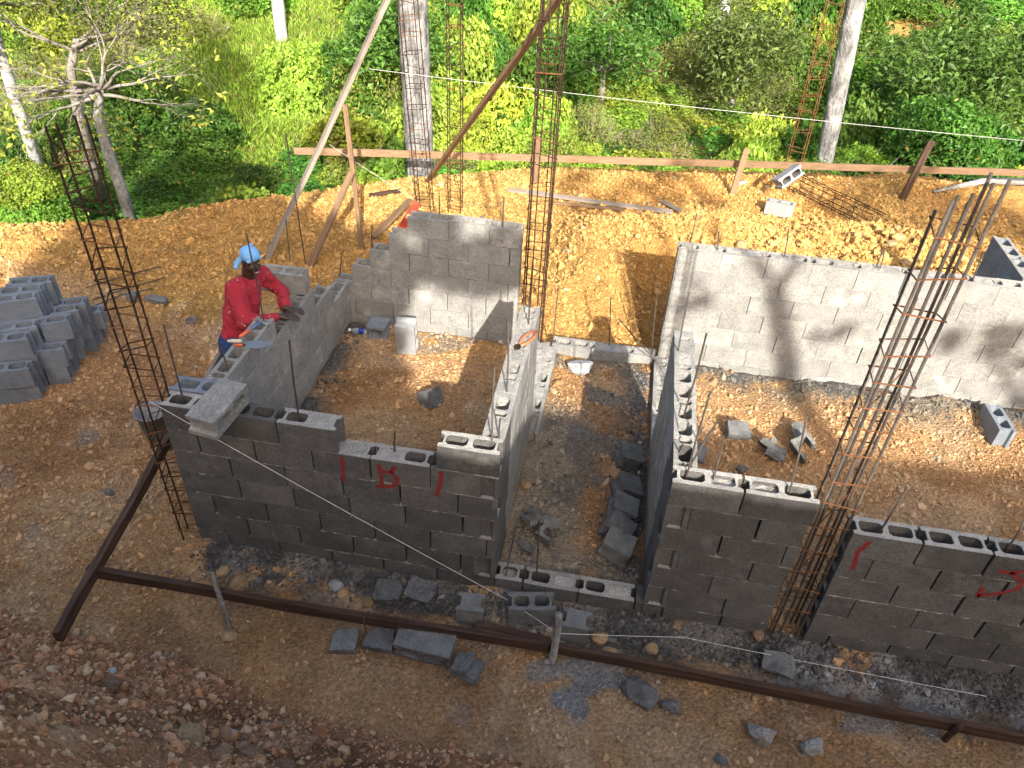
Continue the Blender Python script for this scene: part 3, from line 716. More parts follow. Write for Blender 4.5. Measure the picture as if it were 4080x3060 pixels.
board('prop', (-.12, 7.02, -.05), (2.10, 3.20, 3.42), .10, .035, 'wood', 'long brown prop slanting up to the dark central column cage', 'timber prop', up=(.6, .4, .3))
board('prop', (-.33, 4.76, -.05), (-.50, 5.05, 1.70), .055, .03, 'wood', 'thin upright lath under the weathered leaning prop', 'timber prop', up=(1, 0, 0))
board('prop', (-.82, 4.27, -.03), (-.42, 4.86, .98), .085, .03, 'wood', 'short slanting brace nailed to the thin upright lath', 'timber prop', up=(1, -.4, 0))
board('plank', (-.25, 5.0, .07), (.05, 5.62, .35), .10, .03, 'wood', 'plank end leaning behind the stair stepped wall', 'plank', up=(1, -.4, .3))
def on(x, y, dz=.02): return (x, y, hz(x, y)+dz)
board('plank', on(1.14, 6.93, .05), on(3.50, 6.80, .05), .022, .11, 'wood_grey', 'long grey plank lying on the soil behind the central cage', 'plank')
board('plank', on(1.84, 6.66, .03), on(2.82, 6.68, .03), .02, .06, 'wood', 'shorter lath beside the long grey plank on the soil', 'plank')
board('plank', on(3.36, 7.1, .06), on(3.62, 6.86, .05), .02, .07, 'wood_grey', 'stub of plank at the right end of the long grey plank', 'plank')
board('plank', on(-.70, 6.18, .03), on(-.32, 6.40, .04), .022, .08, 'wood_dark', 'short dark plank lying on the soil left of the leaning cage', 'plank')
lg = MB().tube([on(7.40, 8.46, .06), on(8.2, 8.9, .09), on(9.1, 9.3, .10)], .05, 9, True, [.02, .05, .06]); tag(lg.build('log', 'bark_pale', None, True), 'pale thin log lying past the far board at the right edge', 'log')
for k, (a, b_) in enumerate((((-2.97, 3.08), (-2.45, 3.75)), ((-2.80, 2.93), (-2.26, 3.52)), ((-2.72, 2.80), (-2.3, 3.3)))):
    tag(MB().tube([on(*a, .03), on((a[0]+b_[0])/2, (a[1]+b_[1])/2, .05), on(*b_, .03)], .0065, 6).build('loose_rebar', 'steel'), ['farthest','middle','nearest'][k]+' of three thin steel bars lying on the ground behind the stack', 'rebar', 'loose bars behind the block stack')
for (a, b_, lb) in (((-.88, 4.27, -.1), (-.90, 4.27, 1.6), 'tall single steel bar standing left of the leaning props'), ((-1.08, 4.27, -.1), (-1.05, 4.27, .57), 'short single steel bar standing at the foot of the weathered prop')):
    tag(MB().tube([a, b_], .0075, 6).build('standing_rebar', 'steel'), lb, 'rebar')
# strings
def string(pts, label):
    q = []
    for i in range(len(pts)-1):
        a, b_ = Vector(pts[i]), Vector(pts[i+1])
        for t in np.linspace(0, 1, 9)[:-1]: q.append(a.lerp(b_, t)-Vector((0, 0, .03*(1-(2*t-1)**2)*min(1, (b_-a).length/6))))
    q.append(Vector(pts[-1]))
    return tag(MB().tube(q, .0019, 5).build('builders_line', 'string'), label, 'string')
string([(-.04, -.03, 1.45), (.10, -.035, 1.37), (2.40, -.12, .13), (2.755, -.42, .30)], 'white string slanting down across the dark front wall')
string([(2.765, -.45, .33), (3.62, -.17, .13), (5.6, -.20, .10)], 'white string low in front of the pier and right wall')
string([(-.27, 5.3, 2.05), (7.17, 6.0, 1.75), (9.5, 6.2, 1.66)], 'white string high across the back of the site')
string([(-.85, 5.3, 1.11), (.06, 6.0, .14)], 'white string from the weathered prop down to the leaning cage')

# ------------------------------------------------------------------ loose blocks, stack, fragments
def basis(ex, ey, ez): return Matrix((ex, ey, ez)).transposed()
def place(o, org, mat3, yaw=0, tilt=(0, 0)):
    M4 = (Matrix.Rotation(R_(yaw), 3, 'Z') @ Euler((R_(tilt[0]), R_(tilt[1]), 0)).to_matrix() @ mat3).to_4x4(); M4.translation = org
    o.matrix_world = M4; return o
X_, Y_, Z_ = Vector((1, 0, 0)), Vector((0, 1, 0)), Vector((0, 0, 1))
UPR = basis(X_, Y_, Z_); FLATY = basis(Y_, Z_, X_); CELLF = basis(X_, Z_, -Y_); FLATX = basis(X_, Z_, -Y_); ONEND = basis(Z_, -Y_, X_)
def lb(L, org, m3, label, yaw=0, tilt=(0, 0), mat='block_fresh', var=0, holes=None, H=BH):
    o = tag(link('concrete_block', block_mesh(L, var, mat, holes=holes, H=H), None), label, 'concrete block'); return place(o, org, m3, yaw, tilt)
lb(.39, (.325, -.215, 1.404), FLATY, 'cut block lying on its side on the left corner of the front wall', yaw=-6, tilt=(2, 3), mat='block')
lb(.39, (-.275, 2.07, 1.004), UPR, 'upright two cell block set across the wall behind the worker', yaw=3, mat='block')
lb(.39, (.76, 2.72, hz(.85, 2.62)-.01), ONEND, 'pale block standing on end against the rear wall in the left room', yaw=6, tilt=(8, 0), mat='block_pale')
lb(.20, (.40, 2.93, hz(.5, 2.85)-.01), CELLF, 'grey half block with its open cell facing out in the left room', yaw=2)
lb(.39, (6.57, 2.46, hz(6.5, 2.6)-.01), basis(Y_, -X_, Z_), 'loose two cell block standing in the right room near the lit wall', yaw=3)
lb(.39, (4.79, 7.15, hz(4.9, 7.1)+.0), basis(X_, Y_, Z_), 'white block upright on the soil below the tilted white block', yaw=-10, mat='block_pale', H=.19)
lb(.39, (4.93, 7.52, .26), FLATX, 'white block tilted over the end of the lying rebar cage', yaw=35, tilt=(-25, -28), mat='block_pale')
for k in range(2):
    pass
wall('block_wall', 'bluish end of a cross wall rising behind the long sunlit wall', (6.56, 3.25, 0), 'y', [(k, 0, .85, .42) for k in range(7)], fill=0, mat='block_fresh', seed=19)
# foreground loose blocks
lb(.39, (1.70, -.635, .16), basis(X_, Z_, -Y_) if False else basis(X_, -Z_, Y_), 'whole block lying flat below the near board, soil on its face', yaw=-3, tilt=(6, 2), mat='block_dusty')
lb(.19, (2.05, -.30, -.01), basis(X_, Y_, Z_), 'half block standing behind the near board left of the broken block', yaw=4, mat='block_dusty', holes=0)
lb(.33, (2.41, -.245, .0), UPR, 'broken two cell block standing left of the peeled stake', yaw=12, mat='block_dusty', H=.20)
lb(.19, (2.78, -.29, .0), basis(Y_, -X_, Z_) if False else basis(X_, Y_, Z_), 'half block standing right of the peeled stake', yaw=-3, mat='block_dusty', holes=0, H=.20)
# the stack: individual blocks
def stack():
    e1 = Vector((.90, .43, 0)).normalized(); e2 = Vector((-.43, .90, 0)).normalized(); yaw = math.degrees(math.atan2(e1.y, e1.x))
    o0 = Vector((-2.60, 1.12, 0)); step = Vector((-.045, .165, 0)); k = 0
    hts = [2, 3, 3, 4, 4, 4]; tint = 0
    for row, h in enumerate(hts):
        for t in range(h):
            p = o0+step*row+Vector((random.uniform(-.012, .012), random.uniform(-.012, .012), t*.193-.01))
            top = (t == h-1)
            lab = 'block in the left stack, tier %d from the ground, row %d from the front' % (t+1, row+1)
            w_ = ['nearest', 'second', 'third', 'fourth', 'fifth', 'rearmost'][row]; tt = ['bottom', 'second', 'third', 'fourth'][t]
            lab = '%s tier block in the %s row of the stack at the left edge' % (tt, w_)
            place(tag(link('stacked_block', block_mesh(.39, random.randrange(3), 'block_fresh'), None), lab, 'concrete block', 'blocks in the stack'), p, UPR, yaw+random.uniform(-3, 3))
    o1 = Vector((-2.34, 1.52, 0))
    for row, h in enumerate([2, 3, 3, 3, 2]):
        for t in range(h):
            p = o1+Vector((-.012, .158, 0))*row+Vector((random.uniform(-.015, .015), random.uniform(-.012, .012), t*.193-.01))
            w_ = ['nearest', 'second', 'middle', 'fourth', 'rearmost'][row]; tt = ['bottom', 'middle', 'upper'][t]
            lab = '%s block on the right flank of the left stack, %s column' % (tt, w_)
            place(tag(link('stacked_block', block_mesh(.19, random.randrange(3), 'block_fresh', holes=0) if t < h-1 else block_mesh(.24, 1, 'block_fresh'), None), lab, 'concrete block', 'blocks in the stack'), p, UPR, yaw+random.uniform(-6, 6))
stack()
# broken pieces
def frag_mesh(kind, s, seed, mat):
    rr = random.Random(seed); mb = MB()
    def ext(poly, h):
        n_ = len(poly); k = len(mb.v)
        for z in (0, h):
            for (x, y) in poly: mb.v.append((x+rr.uniform(-.006, .006), y+rr.uniform(-.006, .006), z+rr.uniform(-.005, .005)))
        mb.f.append(tuple(k+i for i in reversed(range(n_)))); mb.f.append(tuple(k+n_+i for i in range(n_)))
        for i in range(n_): mb.f.append((k+i, k+(i+1) % n_, k+n_+(i+1) % n_, k+n_+i))
    j = lambda a=.01: rr.uniform(-a, a)
    if kind == 'slab':
        a, b_ = s; ext([(-a/2+j(), -b_/2+j()), (0+j(.02), -b_/2+j(.008)), (a/2+j(), -b_/2+j(.02)), (a/2+j(.02), 0+j(.02)), (a/2*.8+j(.02), b_/2+j()), (0+j(.02), b_/2+j()), (-a/2+j(), b_/2*.8+j(.02))], rr.uniform(.05, .075))
    elif kind == 'ell':
        a, b_ = s; t = .045
        ext([(0, 0), (a+j(.02), 0), (a*.97+j(.015), t), (a*.60+j(), t+.008), (a*.57+j(.01), b_*.4), (a*.55, b_*.62+j(.02)), (a*.33, b_*.6+j(.015)), (a*.30, t+.014), (0+j(.01), t)], rr.uniform(.12, .18))
    elif kind == 'cup':
        a, b_ = s; t = .03
        ext([(0, 0), (a+j(.02), 0), (a+j(.02), t), (t+.01, t+.004), (t+.006, b_-t), (a*.7+j(.03), b_-t), (a*.7+j(.02), b_), (0, b_)], rr.uniform(.11, .18))
    else:
        a, b_ = s; v = IV*np.array((a/2, b_/2, .05+.14*a))*(1+.22*np.random.default_rng(seed).normal(size=(12, 1)))
        mb.add([tuple(q) for q in v], [tuple(f) for f in IF])
    me = mb.mesh('block_fragment'); bm = bmesh.new(); bm.from_mesh(me); bmesh.ops.triangulate(bm, faces=bm.faces[:])
    for it in range(2): bmesh.ops.subdivide_edges(bm, edges=[e_ for e_ in bm.edges if e_.calc_length() > .035], cuts=1); bmesh.ops.triangulate(bm, faces=bm.faces[:])
    for v in bm.verts: v.co += Vector((rr.uniform(-1, 1), rr.uniform(-1, 1), rr.uniform(-1, 1)))*.0048
    bm.to_mesh(me); bm.free(); return me
def frag(kind, s, x, y, label, yaw=0, tilt=(0, 0), mat='block_dusty', dz=.0, seed=None):
    sd = seed if seed is not None else random.randrange(9999)
    o = tag(link('block_fragment', frag_mesh(kind, s, sd, mat), mat), label, 'block fragment')
    o.location = (x, y, hz(x, y)+dz); o.rotation_euler = (R_(tilt[0]), R_(tilt[1]), R_(yaw)); return o
frag('slab', (.17, .15), 1.34, -.60, 'leftmost broken slab in the row below the near board', 10, (6, 4))
frag('slab', (.20, .15), 1.58, -.54, 'broken slab between the whole flat block and leftmost slab', -6, (8, 0))
frag('ell', (.20, .13), 2.14, -.58, 'ridged fragment right of the whole flat block below the board', -14, (75, 4), dz=.06)
frag('slab', (.19, .15), 1.52, -.17, 'broken slab in the dark mortar at the foot of the front wall', 4, (12, 0), 'mortar_wet', .02)
frag('slab', (.20, .16), 1.76, -.12, 'dark wet slab against the front wall foot by the string', -15, (25, 5), 'mortar_wet', .03)
frag('lump', (.27, .22), 3.36, -.58, 'big rough lump of block below the right near board', -12, (0, 6), 'block_dusty', .04)
frag('lump', (.13, .11), 3.55, -.63, 'small grey chunk beside the big lump under the board', 20, (0, 0), 'block_dusty', .02)
frag('slab', (.20, .14), 4.27, -.22, 'slab of broken block in front of the gap with the cage', -12, (14, -8), 'block_dusty', .04)
frag('ell', (.20, .14), 2.36, .60, 'ridged fragment leaning in the passage against its left wall', 38, (60, 10), 'block_dusty', .05)
frag('slab', (.14, .12), 2.58, .62, 'thin slab behind the left fragments in the passage', 30, (20, 5), 'block_dusty', .05)
frag('cup', (.13, .11), 2.52, .47, 'small angular fragment in front of the passage left heap', -30, (20, 0), 'block_dusty', .01)
frag('slab', (.12, .07), 2.46, .38, 'splinter of block nearest the doorway sill in the passage', -45, (30, 0), 'block_dusty', .02)
for k, (y, yw, tl, L, lbx) in enumerate(((1.56, 12, (4, 18), .19, 'farthest broken block along the passage right wall'), (1.20, 16, (6, 26), .19, 'second farthest broken block along the passage right wall'), (.98, -4, (0, 20), .20, 'middle broken block of the row along the passage right wall'), (.80, -18, (4, 24), .21, 'second nearest broken block along the passage right wall'), (.60, -14, (2, 12), .22, 'nearest broken block along the passage right wall'))):
    lb(L, (3.02, y, hz(3.06, y)+.06), FLATX, lbx, yaw=yw, tilt=tl, mat='block_dusty', holes=(1 if k % 2 else 0))
frag('lump', (.27, .22), 2.60, 2.74, 'white lump of block in the sun before the far doorway sill', 14, (0, 0), 'block_pale', .05)
frag('cup', (.19, .14), 1.33, 1.82, 'angular broken block piece in the middle of the left room floor', 60, (-35, 18), 'block_dusty', .04)
for (x, y, kd, yw, tl, lbx) in ((4.10, 2.10, 'slab', 10, (20, 10), 'dark slab leftmost of the broken pieces in the right room'), (4.28, 2.00, 'ell', -30, (40, 20), 'biggest broken piece of the cluster in the right room'), (4.42, 1.86, 'slab', 70, (10, 20), 'slab nearest the pier among the right room pieces'), (4.56, 2.00, 'cup', -50, (30, 20), 'folded looking fragment right of the right room cluster'), (4.66, 2.22, 'slab', 35, (30, 40), 'upturned slab farthest back of the right room pieces'), (3.72, 1.74, 'slab', -20, (15, 20), 'slab leaning on the foot of the open cell wall in the right room'), (4.12, 1.62, 'lump', 0, (0, 0), 'small lump right behind the pier in the right room')):
    frag(kd, (.21, .17) if kd != 'lump' else (.09, .08), x, y, lbx, yw, tl, 'block_dusty', .04)
frag('slab', (.24, .10), -2.10, 3.05, 'flat cut block piece on the ground behind the left stack', -8, (10, 0), 'block_dusty', .02)
frag('slab', (.10, .09), -2.38, 3.03, 'small cut block piece left of the flat piece behind the stack', 30, (0, 0), 'block_dusty', .01)
frag('lump', (.15, .10), -1.59, 2.82, 'lone grey lump on the ground between the stack and worker', 40, (0, 0), 'block_dusty', .02)
frag('lump', (.20, .16), 4.12, -.72, 'pale lump of set cement at the lower right board', 10, (0, 0), 'mortar', .03)
frag('lump', (.16, .13), 4.42, -.75, 'second pale lump of set cement right of the first at the board', 40, (0, 0), 'mortar', .03)
# rocks that stand out
def rock(x, y, r, mat, label, sq=.7, group=None):
    bm = bmesh.new(); bmesh.ops.create_icosphere(bm, subdivisions=2, radius=r)
    sd = random.randrange(1000); q = np.random.default_rng(sd)
    ax = [Vector(q.normal(size=3)).normalized() for _ in range(9)]; lim = [q.uniform(.62, .95)*r for _ in range(9)]
    for v in bm.verts:
        for a, l_ in zip(ax, lim):
            d = v.co.dot(a)
            if d > l_: v.co -= a*(d-l_)
        v.co += Vector(q.normal(size=3))*r*.035
        v.co.z *= sq
    me = bpy.data.meshes.new('rock'); bm.to_mesh(me); bm.free()
    o = tag(link('rock', me, mat), label, 'rock', group); o.location = (x, y, hz(x, y)+r*.25*sq); o.rotation_euler = (0, 0, random.uniform(0, 6)); return o
for (x, y, r, mt_, lbx, gr) in ((.44, -.30, .075, 'rock', 'largest ochre rock behind the twig stake at left', None), (.28, -.22, .055, 'rock', 'ochre rock left of the largest one near the wall corner', None), (.55, -.70, .06, 'rock', 'ochre lump at the foot of the thin white stick', None), (.62, -.62, .045, 'rock', 'ochre lump below the near board by the white stick', None),
    (1.20, -.22, .05, 'rock', 'orange rock beside the greenish one at the wall foot', None), (1.13, -.18, .06, 'block_pale', 'pale greenish rock at the foot of the front wall', None), (1.40, -.26, .05, 'rock', 'orange lump under the slab at the wall foot', None),
    (3.06, -.22, .07, 'rock', 'largest ochre lump right of the half block by the stake', None), (3.14, -.31, .06, 'rock', 'ochre lump in front of the largest one before the sill', None), (3.28, -.36, .055, 'rock', 'ochre lump at the right near board before the sill', None), (3.42, -.24, .05, 'rock', 'ochre lump before the pier foot', None),
    (2.34, 1.02, .05, 'rock', 'ochre lump beside the ridged fragments in the passage', None), (3.05, 1.36, .06, 'rock', 'ochre lump between fragments on the passage right side', None),
    (4.15, -.02, .05, 'rock_brown', 'brown rock in the gap below the six bar cage', None), (4.75, -.35, .05, 'rock_brown', 'dark brown rock before the right front wall', None),
    (.95, -1.72, .10, 'rock', 'yellowish rock at the bottom edge of the picture', None), (1.52, -1.78, .075, 'rock_brown', 'big round brown rock right of the yellowish one', None), (1.15, -1.60, .05, 'rock_brown', 'brown rock behind the yellowish one on the bank', None), (1.28, -1.68, .06, 'rock_brown', 'brown rock between the yellowish and round rocks', None), (1.22, -1.82, .06, 'rock_brown', 'brown rock in front of the yellowish rock cluster', None), (.20, -1.36, .07, 'rock_brown', 'pinkish rock on the bank at the left edge', None), (1.02, -1.50, .04, 'block_pale', 'whitish stone in the middle of the bank', None), (.12, -1.25, .03, 'block_pale', 'whitish stone at the left edge of the bank', None)):
    rock(x, y, r, mt_, lbx, group=gr)
for k in range(10):
    x = random.uniform(3.9, 7.2); y = random.uniform(4.4, 6.2)
    rock(x, y, random.uniform(.05, .085), 'rock', 'big yellow clod among the heap behind the sunlit wall', .8, 'big clods on the heap')
# bucket
g = empty('bucket', (-.98, 1.08, hz(-.98, 1.08)-.01), 'grey bucket on the ground behind the left column cage', 'bucket')
prof = [(.095, 0), (.10, .004), (.128, .26), (.138, .262), (.138, .275), (.124, .275), (.095, .02), (0, .02)]
mb = MB(); S_ = 24
for (r, z) in prof:
    for k in range(S_): mb.v.append((r*math.cos(2*math.pi*k/S_), r*math.sin(2*math.pi*k/S_), z))
for a in range(len(prof)-1):
    for k in range(S_): mb.f.append((a*S_+k, a*S_+(k+1) % S_, (a+1)*S_+(k+1) % S_, (a+1)*S_+k))
mb.f.append(tuple(reversed(range(S_))))
mb.build('body', 'bucket', g, True)
MB().tube([(.135*math.cos(t), .135*math.sin(t)*.25-.02, .27+.10*math.sin(t)) for t in np.linspace(0, math.pi, 12)], .004, 5).build('handle', 'steel', g)
# bottle in the left room, bottle on the far soil
def bottle(loc, yaw, label, lab_mat):
    g = empty('water_bottle', loc, label, 'bottle', rot=(0, R_(88), R_(yaw)))
    pf = [(0, 0), (.028, .002), (.031, .02), (.030, .06), (.031, .12), (.026, .145), (.013, .165), (.012, .18)]
    mb = MB(); S_ = 14
    for (r, z) in pf:
        for k in range(S_): mb.v.append((r*math.cos(2*math.pi*k/S_), r*math.sin(2*math.pi*k/S_), z))
    for a in range(len(pf)-1):
        for k in range(S_): mb.f.append((a*S_+k, a*S_+(k+1) % S_, (a+1)*S_+(k+1) % S_, (a+1)*S_+k))
    mb.build('body', 'bottle_plastic', g, True)
    MB().tube([(0, 0, .035), (0, 0, .095)], .0325, 14).build('paper_label', lab_mat, g)
    MB().tube([(0, 0, .178), (0, 0, .20)], .015, 12).build('cap', 'cap_white', g)
bottle((.40, 2.80, hz(.4, 2.8)+.03), 185, 'small water bottle with blue label beside the half block', 'bottle_label')
bottle((4.44, 7.95, hz(4.44, 7.95)+.03), 40, 'crushed clear bottle on the soil by the far board', 'bottle_plastic')
# hand tools on the walls
g = empty('trowel', (.10, 1.0, 1.212), 'masons trowel with cream handle lying on the left wall', 'trowel', rot=(0, 0, R_(12)))
MB().add([(0, -.045, 0), (.10, -.055, .002), (.17, -.03, .002), (.195, 0, .002), (.17, .03, .002), (.10, .055, .002), (0, .045, 0), (0, -.045, -.003), (.10, -.055, -.001), (.17, -.03, -.001), (.195, 0, -.001), (.17, .03, -.001), (.10, .055, -.001), (0, .045, -.003)],
    [(0, 1, 2, 3, 4, 5, 6), (13, 12, 11, 10, 9, 8, 7)]+[(i, i+7, (i+1) % 7+7, (i+1) % 7) for i in range(7)]).build('blade', 'tool_steel', g)
MB().tube([(.005, 0, .0), (-.02, 0, .02), (-.03, 0, .028)], .005, 6).build('tang', 'tool_steel', g)
MB().tube([(-.025, 0, .028), (-.05, 0, .03), (-.10, 0, .03), (-.135, 0, .028)], .012, 10, True, [.010, .014, .015, .009]).build('handle', 'handle_cream', g, True)
MB().tube([(-.02, -.03, .012), (-.08, -.02, .006)], .012, 8).build('ferrule', 'tool_orange', g, True)
g = empty('hammer', (.02, 1.06, 1.215), 'claw hammer with blue and orange handle on the left wall', 'hammer', rot=(0, 0, R_(70)))
MB().tube([(0, 0, .012), (.06, 0, .012), (.12, 0, .014)], .012, 8, True, [.012, .014, .010]).build('grip', 'tool_orange', g, True)
MB().tube([(.12, 0, .014), (.24, 0, .02)], .009, 8).build('handle', 'tool_blue', g, True)
MB().tube([(.235, -.075, .02), (.235, -.03, .022), (.24, .02, .022), (.25, .07, .012), (.255, .085, .004)], .014, 8, True, [.015, .012, .013, .008, .004]).build('head', 'tool_steel', g, True)
g = empty('pliers', (2.19, 1.17, 1.412), 'pincers with orange handles on top of the sunlit passage wall', 'pliers', rot=(0, 0, R_(68)))
for s in (-1, 1):
    MB().tube([(0, 0, .008), (.07, s*.028, .008), (.15, s*.034, .008), (.24, s*.012, .008)], .009, 8, True, [.007, .009, .010, .008]).build('handle', 'tool_orange', g, True)
    MB().tube([(.01, 0, .009), (-.03, s*.018, .009), (-.055, s*.004, .009)], .008, 8, True, [.010, .009, .004]).build('jaw', 'rust', g, True)
# spirit level leaning behind the stepped wall
g = empty('spirit_level', (.56, 3.225, .98), 'red spirit level leaning on the stair stepped wall', 'spirit level')
dv = (Vector((.85, 3.24, 1.47))-Vector((.56, 3.225, .98))); g.rotation_euler = dv.to_track_quat('X', 'Z').to_euler()
L_ = dv.length
for q in (-1, 1): MB().box((0, -.012, q*.032-.006), (L_, .012, q*.032+.006)).build('flange', 'level_red', g)
MB().box((.002, -.004, -.0255), (L_*.3, .004, .0255)).box((L_*.42, -.004, -.0255), (L_*.62, .004, .0255)).box((L_*.74, -.004, -.0255), (L_-.002, .004, .0255)).build('web', 'level_red', g)
for t in (.36, .68): MB().tube([(L_*t, 0, -.022), (L_*t, 0, .022)], .008, 8).build('vial', 'cap_white', g)

# ------------------------------------------------------------------ worker
_sp = {}
def sphere_t(seg):
    if seg in _sp: return _sp[seg]
    vs = max(6, seg*2//3); v = [(0, 0, 1)]; f = []
    for i in range(1, vs):
        ph = math.pi*i/vs
        for j in range(seg): v.append((math.sin(ph)*math.cos(2*math.pi*j/seg), math.sin(ph)*math.sin(2*math.pi*j/seg), math.cos(ph)))
    v.append((0, 0, -1)); L = len(v)-1
    for j in range(seg):
        k = (j+1) % seg; f.append((0, 1+j, 1+k)); f.append((L, L-seg+k, L-seg+j))
        for i in range(vs-2): f.append((1+i*seg+j, 1+(i+1)*seg+j, 1+(i+1)*seg+k, 1+i*seg+k))
    _sp[seg] = (np.array(v), f); return _sp[seg]
def ell(bm, c, r, rot=None, seg=14):
    v, f = sphere_t(seg); M3 = np.array((rot or Euler((0, 0, 0))).to_matrix())
    bm.add((v*np.array(r))@M3.T+np.array(c), f)
def caps(bm, a, b_, ra, rb, n_=None):
    a = Vector(a); b_ = Vector(b_); L = (b_-a).length; n_ = n_ or max(2, int(L/(min(ra, rb)*.45)))
    for k in range(n_+1):
        t = k/n_; r = ra+(rb-ra)*t; ell(bm, a.lerp(b_, t), (r, r, r), seg=12)
def remeshed(name, bm, vox, mat, parent, smooth=4, fac=.5):
    me = bm.mesh(name)
    o = bpy.data.objects.new(name, me); C.objects.link(o)
    rm = o.modifiers.new('r', 'REMESH'); rm.mode = 'VOXEL'; rm.voxel_size = vox
    if smooth: s_ = o.modifiers.new('s', 'SMOOTH'); s_.iterations = smooth; s_.factor = fac
    dg = bpy.context.evaluated_depsgraph_get(); me2 = bpy.data.meshes.new_from_object(o.evaluated_get(dg))
    o.modifiers.clear(); o.data = me2; bpy.data.meshes.remove(me); me2.name = name
    me2.materials.clear(); me2.materials.append(MATS[mat]); me2.shade_smooth()
    if parent: o.parent = parent; o.matrix_parent_inverse = parent.matrix_world.inverted()
    return o
HIP = Vector((-.27, 1.47, .86)); CHE = Vector((-.22, 1.65, 1.23)); NCK = Vector((-.17, 1.70, 1.385)); HD = Vector((-.105, 1.665, 1.555))
SR = Vector((-.215, 1.535, 1.345)); SL_ = Vector((-.155, 1.865, 1.30))
ER = Vector((-.09, 1.36, 1.155)); WR = Vector((.115, 1.555, 1.115)); EL = Vector((-.02, 1.93, 1.12)); WL = Vector((.115, 1.675, 1.115))
person = empty('person', (-.30, 1.5, 0), 'worker in red long sleeved shirt and blue head wrap leaning on the wall', 'person')
bpy.context.view_layer.update()
fdir = Vector((.76, -.60, -.12)).normalized(); fr_ = fdir.cross(Z_).normalized(); fu = fr_.cross(fdir).normalized()     # face axes
HS = .90
def hp_(f, r, u): return HD+(fdir*f+fr_*r+fu*u)*HS
Rh = basis(fr_, fdir, fu).to_euler()
bm = MB()
ell(bm, hp_(-.005, 0, .028), (0.0662, 0.0846, 0.0782), Rh, 20); ell(bm, hp_(.030, 0, -.045), (0.0515, 0.0589, 0.0644), Rh, 18); ell(bm, hp_(.055, 0, -.088), (0.0313, 0.0313, 0.0239), Rh, 12)
ell(bm, hp_(.093, 0, -.018), (0.0129, 0.0184, 0.0239), Rh, 10); ell(bm, hp_(.098, 0, -.034), (0.0193, 0.0147, 0.0120), Rh, 10)
ell(bm, hp_(.087, 0, -.064), (0.0239, 0.0129, 0.0074), Rh, 10); ell(bm, hp_(.083, 0, -.081), (0.0221, 0.0129, 0.0074), Rh, 10)
for s in (-1, 1):
    ell(bm, hp_(-.005, s*.076, -.01), (0.0092, 0.0202, 0.0294), Rh, 10); ell(bm, hp_(.070, s*.036, -.030), (0.0202, 0.0184, 0.0184), Rh, 10); ell(bm, hp_(.078, s*.03, .028), (0.0239, 0.0110, 0.0083), Rh, 10)
caps(bm, NCK-Vector((0, 0, .03)), HD+Vector((-.03, .0, -.06)), .062, .056)
caps(bm, HIP+Vector((0, 0, .05)), CHE, .085, .09); ell(bm, CHE, (.085, .13, .12), Euler((0, R_(30), R_(-10))))
caps(bm, SR, ER, .042, .036); caps(bm, ER, WR, .034, .027); caps(bm, SL_, EL, .042, .036); caps(bm, EL, WL, .034, .027)
for s, fy in ((-1, 1.40), (1, 1.60)):
    caps(bm, HIP+Vector((0, s*.085, -.02)), (-.29, fy, .46), .085, .058); caps(bm, (-.29, fy, .46), (-.32, fy, .06), .055, .036); ell(bm, (-.25, fy, .035), (.12, .045, .035))
def hand(bm, W_, yawd, s, up_=Z_, curl=.35):
    d = Vector((math.cos(R_(yawd)), math.sin(R_(yawd)), -.12)).normalized(); sd = up_.cross(d).normalized(); n_ = d.cross(sd).normalized()
    p0 = W_+d*.03
    ell(bm, W_+d*.055, (.048, .036, .017), basis(d, sd, n_).to_euler(), 12); caps(bm, W_, p0, .026, .026)
    for k, (off, ln) in enumerate(((-.030, .066), (-.010, .078), (.011, .072), (.030, .056))):
        a = W_+d*.092+sd*off; d1 = (d+sd*off*3.5-n_*.10*curl).normalized(); b1 = a+d1*ln*.5; d2 = (d1-n_*.7*curl).normalized(); b2 = b1+d2*ln*.33; d3 = (d2-n_*.7*curl).normalized()
        caps(bm, a-d*.02, b1, .0095, .0088); caps(bm, b1, b2, .0088, .0080); caps(bm, b2, b2+d3*ln*.25, .0080, .0068)
    t0 = W_+d*.035+sd*s*.030; t1 = t0+(d*.7+sd*s*.75).normalized()*.045; t2 = t1+(d+sd*s*.2-n_*.2).normalized()*.032
    caps(bm, t0, t1, .013, .0105); caps(bm, t1, t2, .0105, .008)
hand(bm, WR, 20, 1, curl=.5); hand(bm, WL+Vector((0, .0, .012)), 8, -1, curl=.7)
remeshed('body', bm, .0066, 'skin', person, 3)
for s in (-1, 1):
    bm = MB(); ell(bm, hp_(.084, s*.030, .006), (.013, .009, .008), Rh, 10); me = bm.mesh('eye'); me.shade_smooth()
    e = link('eye', me, 'eye_white', person); e.matrix_parent_inverse = person.matrix_world.inverted()
bm = MB(); ell(bm, hp_(.099, 0, -.0725), (.020, .008, .006), Rh, 10); me = bm.mesh('teeth')
e = link('teeth', me, 'teeth', person); e.matrix_parent_inverse = person.matrix_world.inverted()
